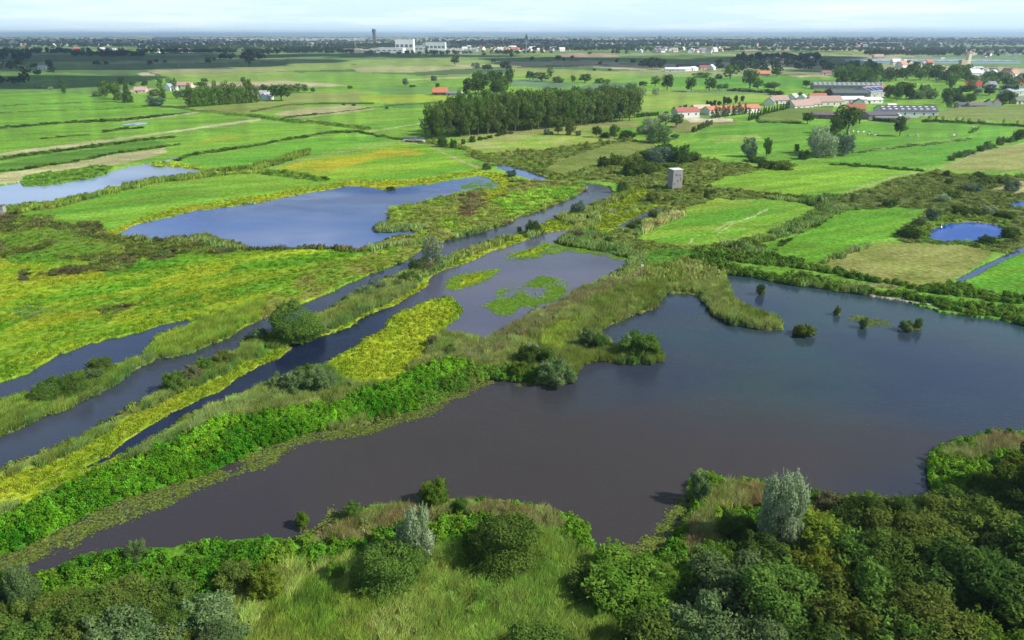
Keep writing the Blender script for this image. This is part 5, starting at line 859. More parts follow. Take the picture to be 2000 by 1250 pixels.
farstuff('shaded_woods', 'dark cloud shaded woods at the left edge and in the right plain', 'woods', pts, hs, ws, 'round', LM['navy'])
pts = []
for (x0, x1, y0, y1, n) in ((560, 690, 99, 106, 90), (480, 570, 101, 108, 50), (560, 680, 97, 100, 60), (700, 785, 88, 93, 90), (1000, 1250, 92, 100, 260), (620, 700, 88, 95, 60), (880, 1000, 84, 90, 100), (270, 460, 102, 105, 120), (140, 280, 107, 112, 60), (270, 400, 95, 99, 70), (0, 250, 100, 106, 90), (1440, 1600, 112, 122, 120), (1690, 1900, 104, 110, 120), (1800, 1880, 98, 107, 40), (1900, 2000, 100, 112, 30), (1000, 1500, 80, 90, 260), (1480, 2000, 76, 88, 260), (0, 500, 78, 90, 120), (430, 520, 111, 118, 30)):
    r_ = np.random.default_rng(n + x0); 
    for _ in range(n): pts.append(G(r_.uniform(x0, x1), r_.uniform(y0, y1)))
hs = [np.clip(9 + p[1] * .0008 + 5 * rt.random(), 9, 22) for p in pts]; ws = [max(14, p[1] * .004) for p in pts]
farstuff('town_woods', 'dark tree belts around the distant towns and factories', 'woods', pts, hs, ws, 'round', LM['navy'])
# ------------------------------------------------------------------ buildings
BM = {}
def bmt(c, rough=.8, var=.06, scale=.6):
    k = (tuple(c), rough)
    if k not in BM: BM[k] = simple('paint %d %d %d' % tuple(c), tuple(s2l(c) * .85), rough, var, scale)
    return BM[k]
def boxg(x0, x1, y0, y1, z0, z1):
    V = [(x0, y0, z0), (x1, y0, z0), (x1, y1, z0), (x0, y1, z0), (x0, y0, z1), (x1, y0, z1), (x1, y1, z1), (x0, y1, z1)]
    return np.array(V, float), np.array([(0, 3, 2, 1), (4, 5, 6, 7), (0, 1, 5, 4), (1, 2, 6, 5), (2, 3, 7, 6), (3, 0, 4, 7)])
def part(nm, geo, mat, parent, label=None):
    me = mk_mesh(nm, *geo); o = link(nm, me, mat, parent)
    if label: o['label'] = label
    return o
def polymesh(nm, V, faces, mat, parent):
    me = bpy.data.meshes.new(nm); me.from_pydata([tuple(v) for v in V], [], faces); me.update(); return link(nm, me, mat, parent)
def gable_building(px, py, L, Wd, hw, hr, rot, roofc, wallc, label, cat='house', name='house', group=None, sky=0, doors=1, wins=3, chim=False, opening=None, at=None, solar=False, lod=0):
    """ridge along local X; L along X, Wd along Y, eaves hw, rise hr"""
    x, y = at if at else G(px, py); o = empty(name, x, y, .3, math.radians(rot)); tag(o, label, cat, group)
    a, b = L / 2, Wd / 2; e = .35; t = .22
    V = [(-a, -b, -.3), (a, -b, -.3), (a, b, -.3), (-a, b, -.3), (-a, -b, hw), (a, -b, hw), (a, b, hw), (-a, b, hw), (-a, 0, hw + hr), (a, 0, hw + hr)]
    polymesh('wall', V, [(0, 1, 5, 4), (2, 3, 7, 6), (1, 2, 6, 9, 5), (3, 0, 4, 8, 7), (0, 3, 2, 1)], bmt(wallc), o)
    k = hr / b; zl = hw - e * k; r = .05
    V = [(-a - e, -b - e, zl + r), (a + e, -b - e, zl + r), (a + e, 0, hw + hr + r), (-a - e, 0, hw + hr + r), (a + e, b + e, zl + r), (-a - e, b + e, zl + r)]
    V += [(v[0], v[1], v[2] + t) for v in V]
    rf = polymesh('roof', V, [(6, 7, 8, 9), (9, 8, 10, 11), (0, 3, 2, 1), (3, 5, 4, 2), (0, 1, 7, 6), (4, 5, 11, 10), (1, 2, 8, 7), (2, 4, 10, 8), (3, 0, 6, 9), (5, 3, 9, 11)], bmt(roofc, .7, .16, .8), o)
    if lod: return o
    def on_roof(u0, u1, s0, s1, side, lift=.04):
        P = []
        for (u, s) in ((u0, s0), (u1, s0), (u1, s1), (u0, s1)):
            yy = side * (b + e) * (1 - s); zz_ = zl + r + t + (hw + hr - zl) * s + lift; P.append((u, yy, zz_))
        Q_ = P + [(p[0], p[1], p[2] + .06) for p in P]
        return Q_, [(4, 5, 6, 7), (0, 1, 5, 4), (1, 2, 6, 5), (2, 3, 7, 6), (3, 0, 4, 7)]
    for i in range(sky):
        u = -a + L * (i + .5) / sky
        for side in ((-1,) if sky > 8 else (-1, 1)):
            for s0 in ((.3, .66) if sky > 5 else (.45,)):
                V_, F_ = on_roof(u - L / sky * .22, u + L / sky * .22, s0, s0 + .12, side); polymesh('skylight', V_, F_, bmt((226, 230, 232), .4), rf)
    if solar:
        for side in (-1, 1):
            for i in range(3):
                V_, F_ = on_roof(-a + L * (i + .08) / 3, -a + L * (i + .92) / 3, .2, .85, side); polymesh('solar_panel', V_, F_, bmt((40, 62, 110), .25), rf)
    dk = bmt((52, 56, 62), .3); wt = bmt((230, 230, 226), .5)
    for side in (-1, 1):
        for i in range(wins):
            u = -a + L * (i + .5 + (.0 if side < 0 else .15)) / max(wins, 1); ww = min(1.3, L / wins * .4)
            f = part('window', boxg(u - ww / 2, u + ww / 2, side * b - .03, side * b + .05, hw * .38, hw * .78), wt, o); part('pane', boxg(u - ww / 2 + .1, u + ww / 2 - .1, side * b - .06, side * b + .08, hw * .41, hw * .75), dk, f)
    for i in range(doors):
        u = a * (-.5 + .9 * i); part('door', boxg(u - .8, u + .8, -b - .07, -b + .04, -.2, min(hw * .8, 2.4)), bmt((92, 70, 56), .5), o)
    if opening:
        part('door', boxg(a - .05, a + .09, -b * opening, b * opening, -.2, hw * .86), bmt((44, 46, 50), .6), o, 'large dark open barn door')
    else:
        f = part('window', boxg(a - .03, a + .05, -.7, .7, hw + hr * .1, hw + hr * .5), wt, o); part('pane', boxg(a - .04, a + .08, -.55, .55, hw + hr * .14, hw + hr * .46), dk, f)
    if chim: part('chimney', boxg(-a * .5 - .35, -a * .5 + .35, -.35, .35, hw + hr - .4, hw + hr + 1.1), bmt((150, 84, 66)), rf)
    return o
RED, ORG, PNK, GRY, DKG, WHT, BEI = (156, 80, 64), (182, 112, 86), (172, 144, 132), (112, 118, 126), (78, 84, 94), (236, 236, 232), (214, 204, 180)
gb_ = gable_building
gb_(1766, 228, 42, 17, 4.6, 3.6, -4, DKG, (232, 232, 228), 'big grey roofed barn with skylights and an open white gable', 'barn', 'barn', sky=9, doors=0, wins=6, opening=.5)
gb_(1716, 233, 24, 12, 3.4, 1.8, 8, (96, 92, 98), (150, 140, 130), 'low dark shed joined in front of the big grey barn', 'shed', 'shed', wins=4)
gb_(1740, 237, 24, 7, 2.4, .9, -3, (120, 124, 128), (190, 180, 150), 'low pale shed behind the dark hedge in the farm yard', 'shed', 'shed', wins=4)
gb_(1612, 232, 20, 9, 3, 2, -12, (108, 98, 92), (120, 100, 84), 'brown cluttered sheds left of the broad dark tree', 'shed', 'shed', wins=3)
gb_(1650, 175, 74, 15, 4.5, 3.2, -7, (112, 116, 122), (150, 150, 150), 'long grey shed with a row of skylights along its ridge', 'shed', 'shed', sky=14, doors=1, wins=8)
gb_(1656, 190, 34, 16, 4.2, 2.4, -6, (90, 96, 104), (130, 132, 136), 'grey flat shed in front of the long shed', 'shed', 'shed', sky=0, wins=5)
gb_(1698, 188, 26, 22, 5, 4, 28, (150, 162, 176), (190, 190, 190), 'grey farm hall with blue solar panels on its roof', 'barn', 'barn', solar=True, wins=4)
gb_(1650, 204, 32, 16, 4.6, 2.2, 4, (236, 236, 236), WHT, 'wide white roofed hall in the middle of the village farm', 'barn', 'barn', wins=5)
gb_(1700, 202, 18, 10, 3.4, 1.8, 10, (236, 234, 230), WHT, 'small white roofed hall right of the wide white one', 'barn', 'barn', wins=3)
gb_(1607, 208, 30, 15, 4.4, 4.2, 10, PNK, (224, 220, 200), 'brownish pink roofed barn with a dark gable at its left', 'barn', 'barn', wins=5)
gb_(1560, 214, 20, 12, 3.4, 4.2, 22, PNK, WHT, 'pink roofed white house beside the tall hedge', chim=True)
gb_(1582, 210, 14, 10, 3.2, 4.0, 14, PNK, WHT, 'pink roofed white house, right of the one at the tall hedge', chim=True)
gb_(1520, 203, 16, 10, 3.4, 3.8, 10, PNK, WHT, 'pale red roofed house at the left end of the village', chim=True)
gb_(1502, 206, 10, 9, 3, 3.6, 70, (170, 160, 152), WHT, 'grey roofed white house at the left end of the village')
gb_(1548, 198, 12, 9, 3.4, 3.4, 50, (176, 178, 178), WHT, 'pale roofed white house behind the pink roofs'); gb_(1566, 199, 10, 9, 3.2, 3.4, 60, (196, 198, 198), WHT, 'second pale roofed white house behind the pink roofs')
gb_(1595, 197, 16, 9, 3.2, 3.4, 0, ORG, WHT, 'orange roofed long house behind the pink roofed barn', chim=True)
gb_(1616, 189, 9, 9, 4, 4, 75, ORG, (90, 84, 80), 'small steep orange roofed house with a dark gable'); gb_(1708, 181, 20, 12, 3.4, 3, -10, (200, 120, 100), WHT, 'red roofed house at the right end of the long grey shed', chim=True)
gb_(1725, 178, 18, 10, 3, 2.2, -5, (176, 112, 96), BEI, 'low reddish roofed house behind the solar panel hall'); gb_(1670, 220, 14, 9, 3, 3.6, -18, ORG, BEI, 'orange roofed house beside the broad dark tree', chim=True)
gb_(1676, 207, 12, 9, 3, 3, 70, DKG, WHT, 'dark roofed white house in front of the white hall'); gb_(1740, 212, 7, 6, 2, 1.6, 0, WHT, WHT, 'small white tent roof beside the big grey barn', 'tent', 'tent', wins=0, doors=0)
gb_(1744, 232, 8, 6, 2.2, 1.4, 20, WHT, (200, 200, 200), 'white awning in the farm yard before the big barn', 'awning', 'awning', wins=0, doors=0)
gb_(1896, 173, 12, 9, 3.6, 4.2, -30, (214, 70, 70), WHT, 'bright red roofed house, left of the red pair at the right edge', chim=True); gb_(1906, 173, 10, 9, 3.6, 4.0, -30, (214, 70, 70), WHT, 'second bright red roofed house beside the first at the right edge')
gb_(1934, 173, 12, 10, 3.6, 4.2, 20, (110, 116, 130), WHT, 'slate roofed white house right of the red roofs', chim=True); gb_(1990, 170, 20, 10, 4, 4, -10, (214, 74, 74), WHT, 'long red roofed house at the far right edge', chim=True); gb_(1974, 171, 10, 9, 3.6, 4, 60, RED, WHT, 'red roofed house beside the long one at the right edge')
gb_(1984, 186, 26, 18, 4, 2.2, 10, (170, 180, 188), (220, 222, 222), 'grey hall with striped skylights at the right edge', 'barn', 'barn', sky=6, wins=4); gb_(1928, 210, 10, 8, 3, 3.4, 65, (100, 84, 80), WHT, 'dark roofed house before the corn field at the right', chim=True); gb_(1944, 209, 9, 8, 3, 3.4, 60, (206, 84, 76), WHT, 'red roofed house before the corn field at the right')
gb_(1905, 212, 14, 7, 2.6, 2, 0, (110, 100, 100), (200, 190, 170), 'low brown shed at the edge of the right corn field', 'shed', 'shed', wins=2); gb_(1990, 203, 14, 9, 3, 3, 10, (100, 110, 108), BEI, 'grey roofed house above the right corn field'); gb_(1880, 211, 12, 7, 2.6, 1.8, 5, DKG, (190, 180, 160), 'small dark shed left of the brown shed at the corn field', 'shed', 'shed', wins=2)
gb_(1338, 229, 18, 12, 4.4, 2.6, 12, (178, 104, 92), (236, 234, 230), 'red roofed white barn at the bare yard', 'barn', 'barn', wins=3, opening=.4); gb_(1428, 222, 52, 11, 3.6, 2.6, 24, (196, 124, 96), WHT, 'long orange roofed white stable behind dark conical trees', 'stable', 'stable', wins=12, doors=2)
gb_(1368, 221, 14, 12, 3.6, 2.6, 10, (196, 188, 160), BEI, 'beige roofed barn between the red barn and the long stable', 'barn', 'barn')
gb_(861, 186, 16, 11, 3, 4.4, -8, (206, 128, 88), (150, 120, 100), 'orange roofed farmhouse alone in the plain', chim=True); gb_(884, 187, 13, 6, 2.4, 1.2, -4, (130, 134, 138), (180, 180, 176), 'low grey shed right of the orange roofed farmhouse', 'shed', 'shed', wins=3); gb_(897, 187, 7, 5, 2.2, 1.2, 0, WHT, WHT, 'small white shed at the end of the orange roofed farm', 'shed', 'shed', wins=1)
gb_(276, 182, 12, 9, 3, 3.4, 10, (186, 156, 146), (216, 190, 176), 'pinkish farmhouse of the left farm', chim=True); gb_(335, 178, 12, 9, 4, 4, 70, (150, 160, 170), WHT, 'white gabled house between the two tall poplars'); gb_(362, 172, 18, 10, 3.4, 3.2, 0, (184, 150, 140), (214, 204, 190), 'red roofed long barn behind the left farm', 'barn', 'barn', chim=True)
gb_(508, 192, 14, 9, 3.6, 3.4, 20, (150, 152, 158), WHT, 'white house at the left of the white farm', chim=True); gb_(522, 196, 11, 8, 3.4, 3.4, 75, (170, 172, 176), WHT, 'white gabled house at the right of the white farm'); gb_(500, 184, 12, 8, 3, 3, 0, (124, 130, 136), WHT, 'grey roofed house behind the white farm')
for i, (a, b) in enumerate(((1318, 140), (1336, 139), (1352, 138))): gb_(a, b, 34 if i == 0 else 22, 13, 4, 2.6, -6 + 30 * i, (226, 228, 232), WHT, ['long white hall, leftmost of the white barns in mid plain', 'white roofed hall in the middle of the white barns in mid plain', 'white roofed hall at the right of the white barns in mid plain'][i], 'barn', 'barn', sky=4, wins=4)
gb_(1376, 136, 20, 11, 4, 3, 10, (170, 84, 70), BEI, 'red roofed barn right of the white barns in mid plain', 'barn', 'barn'); gb_(1389, 137, 14, 12, 4, 5, 60, (230, 230, 232), WHT, 'steep white gabled barn at the end of the white barns', 'barn', 'barn'); gb_(1352, 132, 60, 14, 4, 3, -3, (104, 100, 110), (120, 90, 80), 'long dark barn behind the white barns in mid plain', 'barn', 'barn', wins=6)
gb_(1486, 149, 24, 12, 3.6, 4, -8, (216, 134, 100), (220, 190, 170), 'orange roofed house behind the very tall green tree', chim=True); gb_(1500, 121, 26, 14, 5, 3, 0, (150, 160, 180), WHT, 'pale shed in the shaded wood of the right plain', 'shed', 'shed'); gb_(1714, 115, 24, 16, 5, 6, -6, (190, 160, 138), (224, 214, 196), 'large beige roofed house above the back wood', chim=True)
gb_(1840, 118, 10, 9, 3, 3, 0, (190, 190, 190), WHT, 'small grey house before the glasshouse'); gb_(1613, 146, 14, 8, 3, 3, 0, (150, 100, 90), WHT, 'small house at the left foot of the back wood'); gb_(85, 136, 14, 9, 4, 3, 0, (190, 196, 204), WHT, 'pale shed inside the left edge wood', 'shed', 'shed')
gb_(1900, 139, 30, 14, 4, 3, 0, (206, 216, 224), WHT, 'pale blue roofed hall right of the church tower', 'barn', 'barn', wins=4)
# bare gravel yards were painted on the ground; long glasshouse
def block(px, py, L, Wd, h, rot, c, label, cat, name, wins=0, ribs=0, roofc=None):
    x, y = G(px, py); o = empty(name, x, y, 0, math.radians(rot)); tag(o, label, cat); a, b = L / 2, Wd / 2
    part('wall', boxg(-a, a, -b, b, 0, h), bmt(c), o); part('roof', boxg(-a - .3, a + .3, -b - .3, b + .3, h + .003, h + .6), bmt(roofc or tuple(min(255, int(q * .95)) for q in c)), o)
    for i in range(wins):
        u = -a + L * (i + .5) / wins; part('window', boxg(u - L / wins * .33, u + L / wins * .33, -b - .15, -b + .1, h * .4, h * .62), bmt((96, 110, 130), .3), o)
    for i in range(ribs):
        u = -a + L * (i + .5) / ribs; part('roof_ridge', boxg(u - .4, u + .4, -b, b, h + .6, h + 1.6), bmt((220, 226, 230)), o)
    return o
block(1815, 122, 330, 120, 5, -3, (196, 214, 220), 'long pale glasshouse roof behind the church wood', 'glasshouse', 'glasshouse', ribs=14)
for a in [(792, 102, 62, 50, 50, 0, (240, 240, 242), 'tall white factory block, leftmost of the white factories', 4), (815, 101, 80, 50, 24, 0, (214, 218, 224), 'lower grey block right of the tall white factory block', 5), (838, 101, 40, 40, 34, 0, (232, 236, 242), 'white cubic block in the middle of the white factories', 3), (852, 101, 70, 50, 38, 0, (226, 230, 238), 'large white block at the right of the white factories', 5), (874, 104, 70, 60, 13, 0, (248, 246, 240), 'low white shed at the right of the factories', 4), (890, 104, 50, 50, 15, 0, (236, 238, 240), 'low white shed at the right end of the factories', 3),
          (764, 103, 90, 70, 18, 0, (244, 244, 242), 'white warehouse left of the tall factory block', 5), (740, 103, 110, 60, 9, 0, (214, 206, 200), 'long low beige warehouse left of the white one', 6), (712, 102, 110, 60, 10, 0, (196, 180, 180), 'long low pinkish warehouse at the left of the factories', 6), (690, 101, 60, 50, 11, 0, (206, 206, 200), 'low grey warehouse at the far left of the factories', 3), (785, 99, 30, 40, 26, 0, (220, 222, 226), 'narrow pale block behind the tall factory block', 2), (916, 101, 60, 40, 10, 0, (226, 228, 232), 'pale flat shed right of all the factories', 3),
          (326, 84, 130, 90, 42, 0, (226, 230, 238), 'white block building far away above the left plain', 4), (1405, 85, 120, 60, 22, 0, (224, 228, 236), 'white hall far away right of the town', 3), (1432, 84, 130, 60, 18, 0, (228, 230, 236), 'second white hall far away right of the town', 3), (360, 86, 90, 60, 26, 0, (206, 212, 224), 'pale building right of the far white block', 2), (1720, 87, 220, 60, 14, 0, (206, 212, 222), 'long pale shed on the far right plain', 4)]:
    block(a[0], a[1], a[2], a[3], a[4] * .84, a[5], tuple(int(q * .95) for q in a[6]), a[7], 'factory' if 'actor' in a[7] else 'building', 'factory_building' if 'actor' in a[7] else 'building', wins=a[8])
rngh = np.random.default_rng(8)
cols = [((186, 96, 76), WHT), ((200, 130, 104), WHT), ((120, 124, 134), WHT), ((196, 200, 206), WHT), ((150, 110, 100), BEI), ((232, 232, 232), WHT)]
HG = {}
def small_house(x, y, s, k, label, group, rot):
    key = k
    if key not in HG:
        rc, wc = cols[k]; o = gable_building(0, 0, 12, 9, 4, 4, 0, rc, wc, label, at=(x, y), name='house', lod=1, group=group); HG[key] = o
    else:
        src = HG[key]; o = src.copy(); C.objects.link(o)
        for ch in src.children: c = ch.copy(); C.objects.link(c); c.parent = o
        o.location = (x, y, .3); o['label'] = label; o['group'] = group
    o.rotation_euler = (0, 0, rot); o.scale = (s, s, s); return o
for (x0, x1, y0, y1, n, lab, grp) in [(905, 1120, 96, 101, 46, 'tiny pale house in the near edge of the town in mid horizon', 'houses at the near edge of the central town'), (1230, 1420, 96, 104, 42, 'tiny house among trees right of the central town', 'houses right of the central town'), (1540, 1690, 88, 93, 16, 'tiny house of the hamlet in the far right plain', 'houses of the far right hamlet'), (1690, 1780, 96, 101, 12, 'tiny house before the far right belts of trees', 'houses before the far right trees'),
        (1890, 2000, 145, 160, 16, 'small house between trees near the right edge behind the red roofs', 'houses behind the red roofs at the right edge'), (1740, 1820, 126, 134, 16, 'white roofed house between the back wood and the glasshouse', 'houses near the glasshouse'), (0, 140, 84, 91, 22, 'tiny house on the far left plain', 'houses on the far left plain'), (180, 460, 84, 92, 40, 'tiny house in the far town left of the dark tower', 'houses of the far left town'), (100, 420, 100, 104, 10, 'small farmhouse between dark trees of the left plain', 'farmhouses of the left plain'),
        (1500, 1600, 118, 124, 14, 'small house below the shaded wood in the right plain', 'houses below the shaded wood'), (1860, 2000, 106, 112, 8, 'small house on the bluish field at the far right', 'houses at the bluish far field'), (1440, 1560, 84, 92, 18, 'tiny house on the far plain right of the town', 'houses on the far plain right of the town')]:
    for i in range(n):
        x, y = G(rngh.uniform(x0, x1), rngh.uniform(y0, y1)); small_house(x, y, rngh.uniform(.9, 1.5) * (1 if y < 2500 else 1.25), int(rngh.integers(6)), lab, grp, rngh.uniform(0, 3.14))
# the sea of roofs of the distant towns
V_, F_, o_ = [], [], 0; w1, w2 = boxg(-.5, .5, -.5, .5, 0, .6); 
for _ in range(1500):
    c = rngh.integers(6); cx0, sx = [(350, 110), (640, 60), (1000, 90), (1250, 150), (1550, 200), (1850, 120)][c]; px = rngh.normal(cx0, sx); py = rngh.uniform(76, 88) ; x, y = G(px, py); s = rngh.uniform(10, 22) * (1 + y / 9000); h = rngh.uniform(6, 12)
    g = np.array([(-.5, -.5, 0), (.5, -.5, 0), (.5, .5, 0), (-.5, .5, 0), (-.5, -.5, .55), (.5, -.5, .55), (.5, .5, .55), (-.5, .5, .55), (-.5, 0, 1), (.5, 0, 1)]) * np.array([s * 1.3, s * .7, h]); a = rngh.uniform(0, 3.14)
    g = np.stack([g[:, 0] * math.cos(a) - g[:, 1] * math.sin(a) + x, g[:, 0] * math.sin(a) + g[:, 1] * math.cos(a) + y, g[:, 2]], 1); V_ += [tuple(q) for q in g]
    F_ += [tuple(i + o_ for i in f) for f in ((0, 1, 5, 4), (2, 3, 7, 6), (1, 2, 6, 9, 5), (3, 0, 4, 8, 7), (4, 5, 9, 8), (6, 7, 8, 9))]; o_ += 10
me = bpy.data.meshes.new('distant_town'); me.from_pydata(V_, [], F_); me.update(); tag(link('distant_town', me, bmt((170, 166, 168))), 'pale roofs and walls of the distant towns along the horizon', 'town', kind='stuff')
# ---- towers
def prism(pts, z0, z1):
    n = len(pts); V = [(p[0], p[1], z0) for p in pts] + [(p[0], p[1], z1) for p in pts]; return V, [tuple(range(n))[::-1], tuple(range(n, 2 * n))] + [(i, (i + 1) % n, n + (i + 1) % n, n + i) for i in range(n)]
x, y = G(732, 88); o = empty('memorial_tower', x, y); tag(o, 'tall dark stone tower with a wider cross shaped head on the horizon', 'tower')
V, Fc = join([boxg(-9.5, 9.5, -9.5, 9.5, 0, 20), boxg(-8.5, 8.5, -8.5, 8.5, 20.01, 62)]); part('shaft', (V, Fc), bmt((104, 100, 104)), o)
ps = [(10.5, -6), (10.5, 6), (6, 10.5), (-6, 10.5), (-10.5, 6), (-10.5, -6), (-6, -10.5), (6, -10.5)]; V, Fc = prism([(p[0] * .72, p[1] * .72) for p in ps], 62.01, 66); polymesh('neck', V, Fc, bmt((98, 94, 98)), o); V, Fc = prism(ps, 66.01, 82); h_ = polymesh('head', V, Fc, bmt((100, 98, 104)), o)
for s in (-1, 1): part('window', boxg(s * 4 - 2, s * 4 + 2, -10.7, -10.4, 69, 78), bmt((50, 54, 60)), h_)
V, Fc = prism([(p[0] * .8, p[1] * .8) for p in ps], 82.01, 86); polymesh('parapet', V, Fc, bmt((100, 98, 104)), o)
def spire(px, py, pt, wd, label, c=(110, 116, 130), sc_=(70, 78, 90), stone=False):
    x, y = G(px, py); h = hm(px, py, pt); o = empty('church_tower', x, y); tag(o, label, 'church tower'); t = wd / 2; hb = h * .5
    part('tower_shaft', boxg(-t, t, -t, t, 0, hb), bmt(c), o); V = [(-t * 1.05, -t * 1.05, hb), (t * 1.05, -t * 1.05, hb), (t * 1.05, t * 1.05, hb), (-t * 1.05, t * 1.05, hb), (0, 0, h)]; polymesh('spire', V, [(0, 1, 4), (1, 2, 4), (2, 3, 4), (3, 0, 4), (3, 2, 1, 0)], bmt(sc_), o)
    part('church_nave', boxg(t, t + wd * 3, -t, t, 0, hb * .4), bmt(c), o)
spire(1028, 90, 65, 22, 'pointed church tower rising over the central town'); spire(393, 86, 74, 22, 'pale pointed church tower in the far left town', (190, 196, 206), (170, 178, 190)); spire(1288, 80, 68, 26, 'faint pale church spire far behind the central town', (190, 196, 206), (180, 186, 200))
x, y = G(1889, 126); o = empty('church_tower', x, y, 0, .3); tag(o, 'square beige stone church tower above the dark wood at the right', 'church tower')
part('tower_shaft', boxg(-3.6, 3.6, -3.6, 3.6, 0, 19), bmt((224, 208, 178)), o); part('belfry', boxg(-3.3, 3.3, -3.3, 3.3, 19.01, 26), bmt((228, 214, 186)), o); part('stair_turret', boxg(3.62, 6.0, -2, 1, 0, 18), bmt((200, 184, 156)), o)
for s in (-1, 1): part('belfry_opening', boxg(s * 1.5 - .6, s * 1.5 + .6, -3.45, -3.2, 20.5, 24), bmt((70, 64, 60)), o)
V = [(-3.5, -3.5, 26.01), (3.5, -3.5, 26.01), (3.5, 3.5, 26.01), (-3.5, 3.5, 26.01), (0, 0, 28.5)]; polymesh('roof', V, [(0, 1, 4), (1, 2, 4), (2, 3, 4), (3, 0, 4), (3, 2, 1, 0)], bmt((120, 110, 104)), o); part('church_nave', boxg(-20, -3.62, -4, 4, 0, 9), bmt((190, 170, 144)), o)
for (px, py, pt, lab) in [(1471, 127, 108, 'slim white mast in front of the shaded wood at the right'), (1028, 103, 84, 'slim white pole before the town under the pointed church'), (694, 93, 78, 'thin pale mast left of the dark tower'), (350, 133, 126, 'thin pole on the shaded left plain'), (1099, 133, 126, 'thin pole on the shaded plain right of centre'), (1134, 134, 127, 'second thin pole on the shaded plain right of centre')]:
    x, y = G(px, py); h = hm(px, py, pt); o = empty('mast', x, y); tag(o, lab, 'mast'); V, Fc = tube([(0, 0, 0), (0, 0, h * .5), (0, 0, h)], [h * .022, h * .018, h * .012], 6); part('pole', (V, Fc), bmt((226, 230, 236)), o); part('head', boxg(-h * .05, h * .05, -h * .03, h * .03, h * .97, h * 1.02), bmt((210, 214, 220)), o)
# silos beside the long shed
x, y = G(1718, 172); o = empty('silo', x, y); tag(o, 'pair of slim pale silos at the end of the long grey shed', 'silo')
for s in (-1, 1): part('silo_tank', tube([(s * 1.6, 0, 0), (s * 1.6, 0, 6.5), (s * 1.6, 0, 7.4)], [1.25, 1.25, .3], 10), bmt((190, 192, 190)), o)
# ---- wooden observation tower
x, y = G(1317, 369, .3); o = empty('observation_tower', x, y, .3, math.radians(-14 + 16 + 14)); tag(o, 'grey weathered wooden bird watching tower with vertical boards', 'tower')
wd_ = simple('weathered boards', tuple(s2l((172, 170, 166)) * .75), .85, .22, 5); wd2 = simple('dark boards', tuple(s2l((96, 92, 84))), .9, .2, 4); wd3 = simple('pale roof felt', tuple(s2l((214, 212, 204)) * .85), .9, .08, 2)
t_, hh = 2.15, 8.1; parts_ = []
rb = np.random.default_rng(4)
for side in range(4):
    for i in range(14):
        u = -t_ + (i + .5) * (2 * t_ / 14); d = .04 + .05 * rb.random(); top = hh - .1 * rb.random(); bt = .9 if (side + i) % 5 else .1
        g = boxg(u - .135, u + .135, -t_ - d, -t_ + .02, bt * rb.random(), top)[0]; a = side * math.pi / 2; g = np.stack([g[:, 0] * math.cos(a) - g[:, 1] * math.sin(a), g[:, 0] * math.sin(a) + g[:, 1] * math.cos(a), g[:, 2]], 1); parts_.append((g, boxg(0, 1, 0, 1, 0, 1)[1]))
part('board_cladding', join(parts_), wd_, o); part('core', boxg(-t_ + .1, t_ - .1, -t_ + .1, t_ - .1, .3, hh - .2), wd2, o); part('roof', boxg(-t_ - .15, t_ + .15, -t_ - .15, t_ + .15, hh + .01, hh + .22), wd3, o)
for (u, z0, z1, w__) in ((-.6, 5.9, 6.5, .8), (.9, 5.6, 6.2, .5), (.1, 3.4, 3.9, .7), (-1.2, 2.2, 2.9, .3), (1.3, 3.6, 5.0, .25)): part('viewing_slot', boxg(u - w__ / 2, u + w__ / 2, -t_ - .13, -t_ - .02, z0, z1), wd2, o)
for sx in (-1, 1):
    for sy in (-1, 1): part('post', boxg(sx * t_ - .12, sx * t_ + .12, sy * t_ - .12, sy * t_ + .12, -.3, .9), wd2, o)
x, y = G(4, 418, .3); o = empty('bird_hide', x, y, .3, .2); tag(o, 'grey wooden bird hide at the left edge above the marsh', 'hide'); part('wall', boxg(-1.2, 1.2, -1.2, 1.2, 0, 3.0), wd_, o); part('roof', boxg(-1.4, 1.4, -1.4, 1.4, 3.01, 3.2), wd2, o); part('viewing_slot', boxg(-.9, .9, -1.26, -1.15, 1.9, 2.2), wd2, o)
# sluice with railings near the poplar wood
x, y = G(808, 277, .3); o = empty('sluice', x, y, .3, -.15); tag(o, 'small grey concrete sluice with railings beside the poplar wood', 'sluice'); cm = bmt((176, 178, 180)); part('deck', boxg(-6, 6, -1.2, 1.2, .9, 1.2), cm, o)
for s in (-1, 1): part('abutment', boxg(s * 6 - .6, s * 6 + .6, -1.8, 1.8, -.5, .88), cm, o)
rl = []
for s in (-1, 1):
    for i in range(7): rl.append(boxg(-6 + i * 2 - .07, -6 + i * 2 + .07, s * 1.1 - .07, s * 1.1 + .07, 1.2, 2.5))
    rl.append(boxg(-6, 6, s * 1.1 - .05, s * 1.1 + .05, 2.5, 2.6)); rl.append(boxg(-6, 6, s * 1.1 - .04, s * 1.1 + .04, 1.8, 1.88))
part('railing', join(rl), bmt((150, 156, 162)), o); part('gate_lift', boxg(-1.5, 1.5, -.3, .3, 1.21, 3.0), bmt((130, 150, 150)), o)
# white sign post box on the dyke
x, y = G(1254, 527, .3); o = empty('marker_post', x, y, .3); tag(o, 'small white marker post on the reed bank between lagoon and lake', 'marker post'); part('pole', boxg(-.06, .06, -.06, .06, 0, .9), wd2, o); part('plate', boxg(-.35, .35, -.05, .05, .9, 1.5), bmt((240, 240, 238)), o)
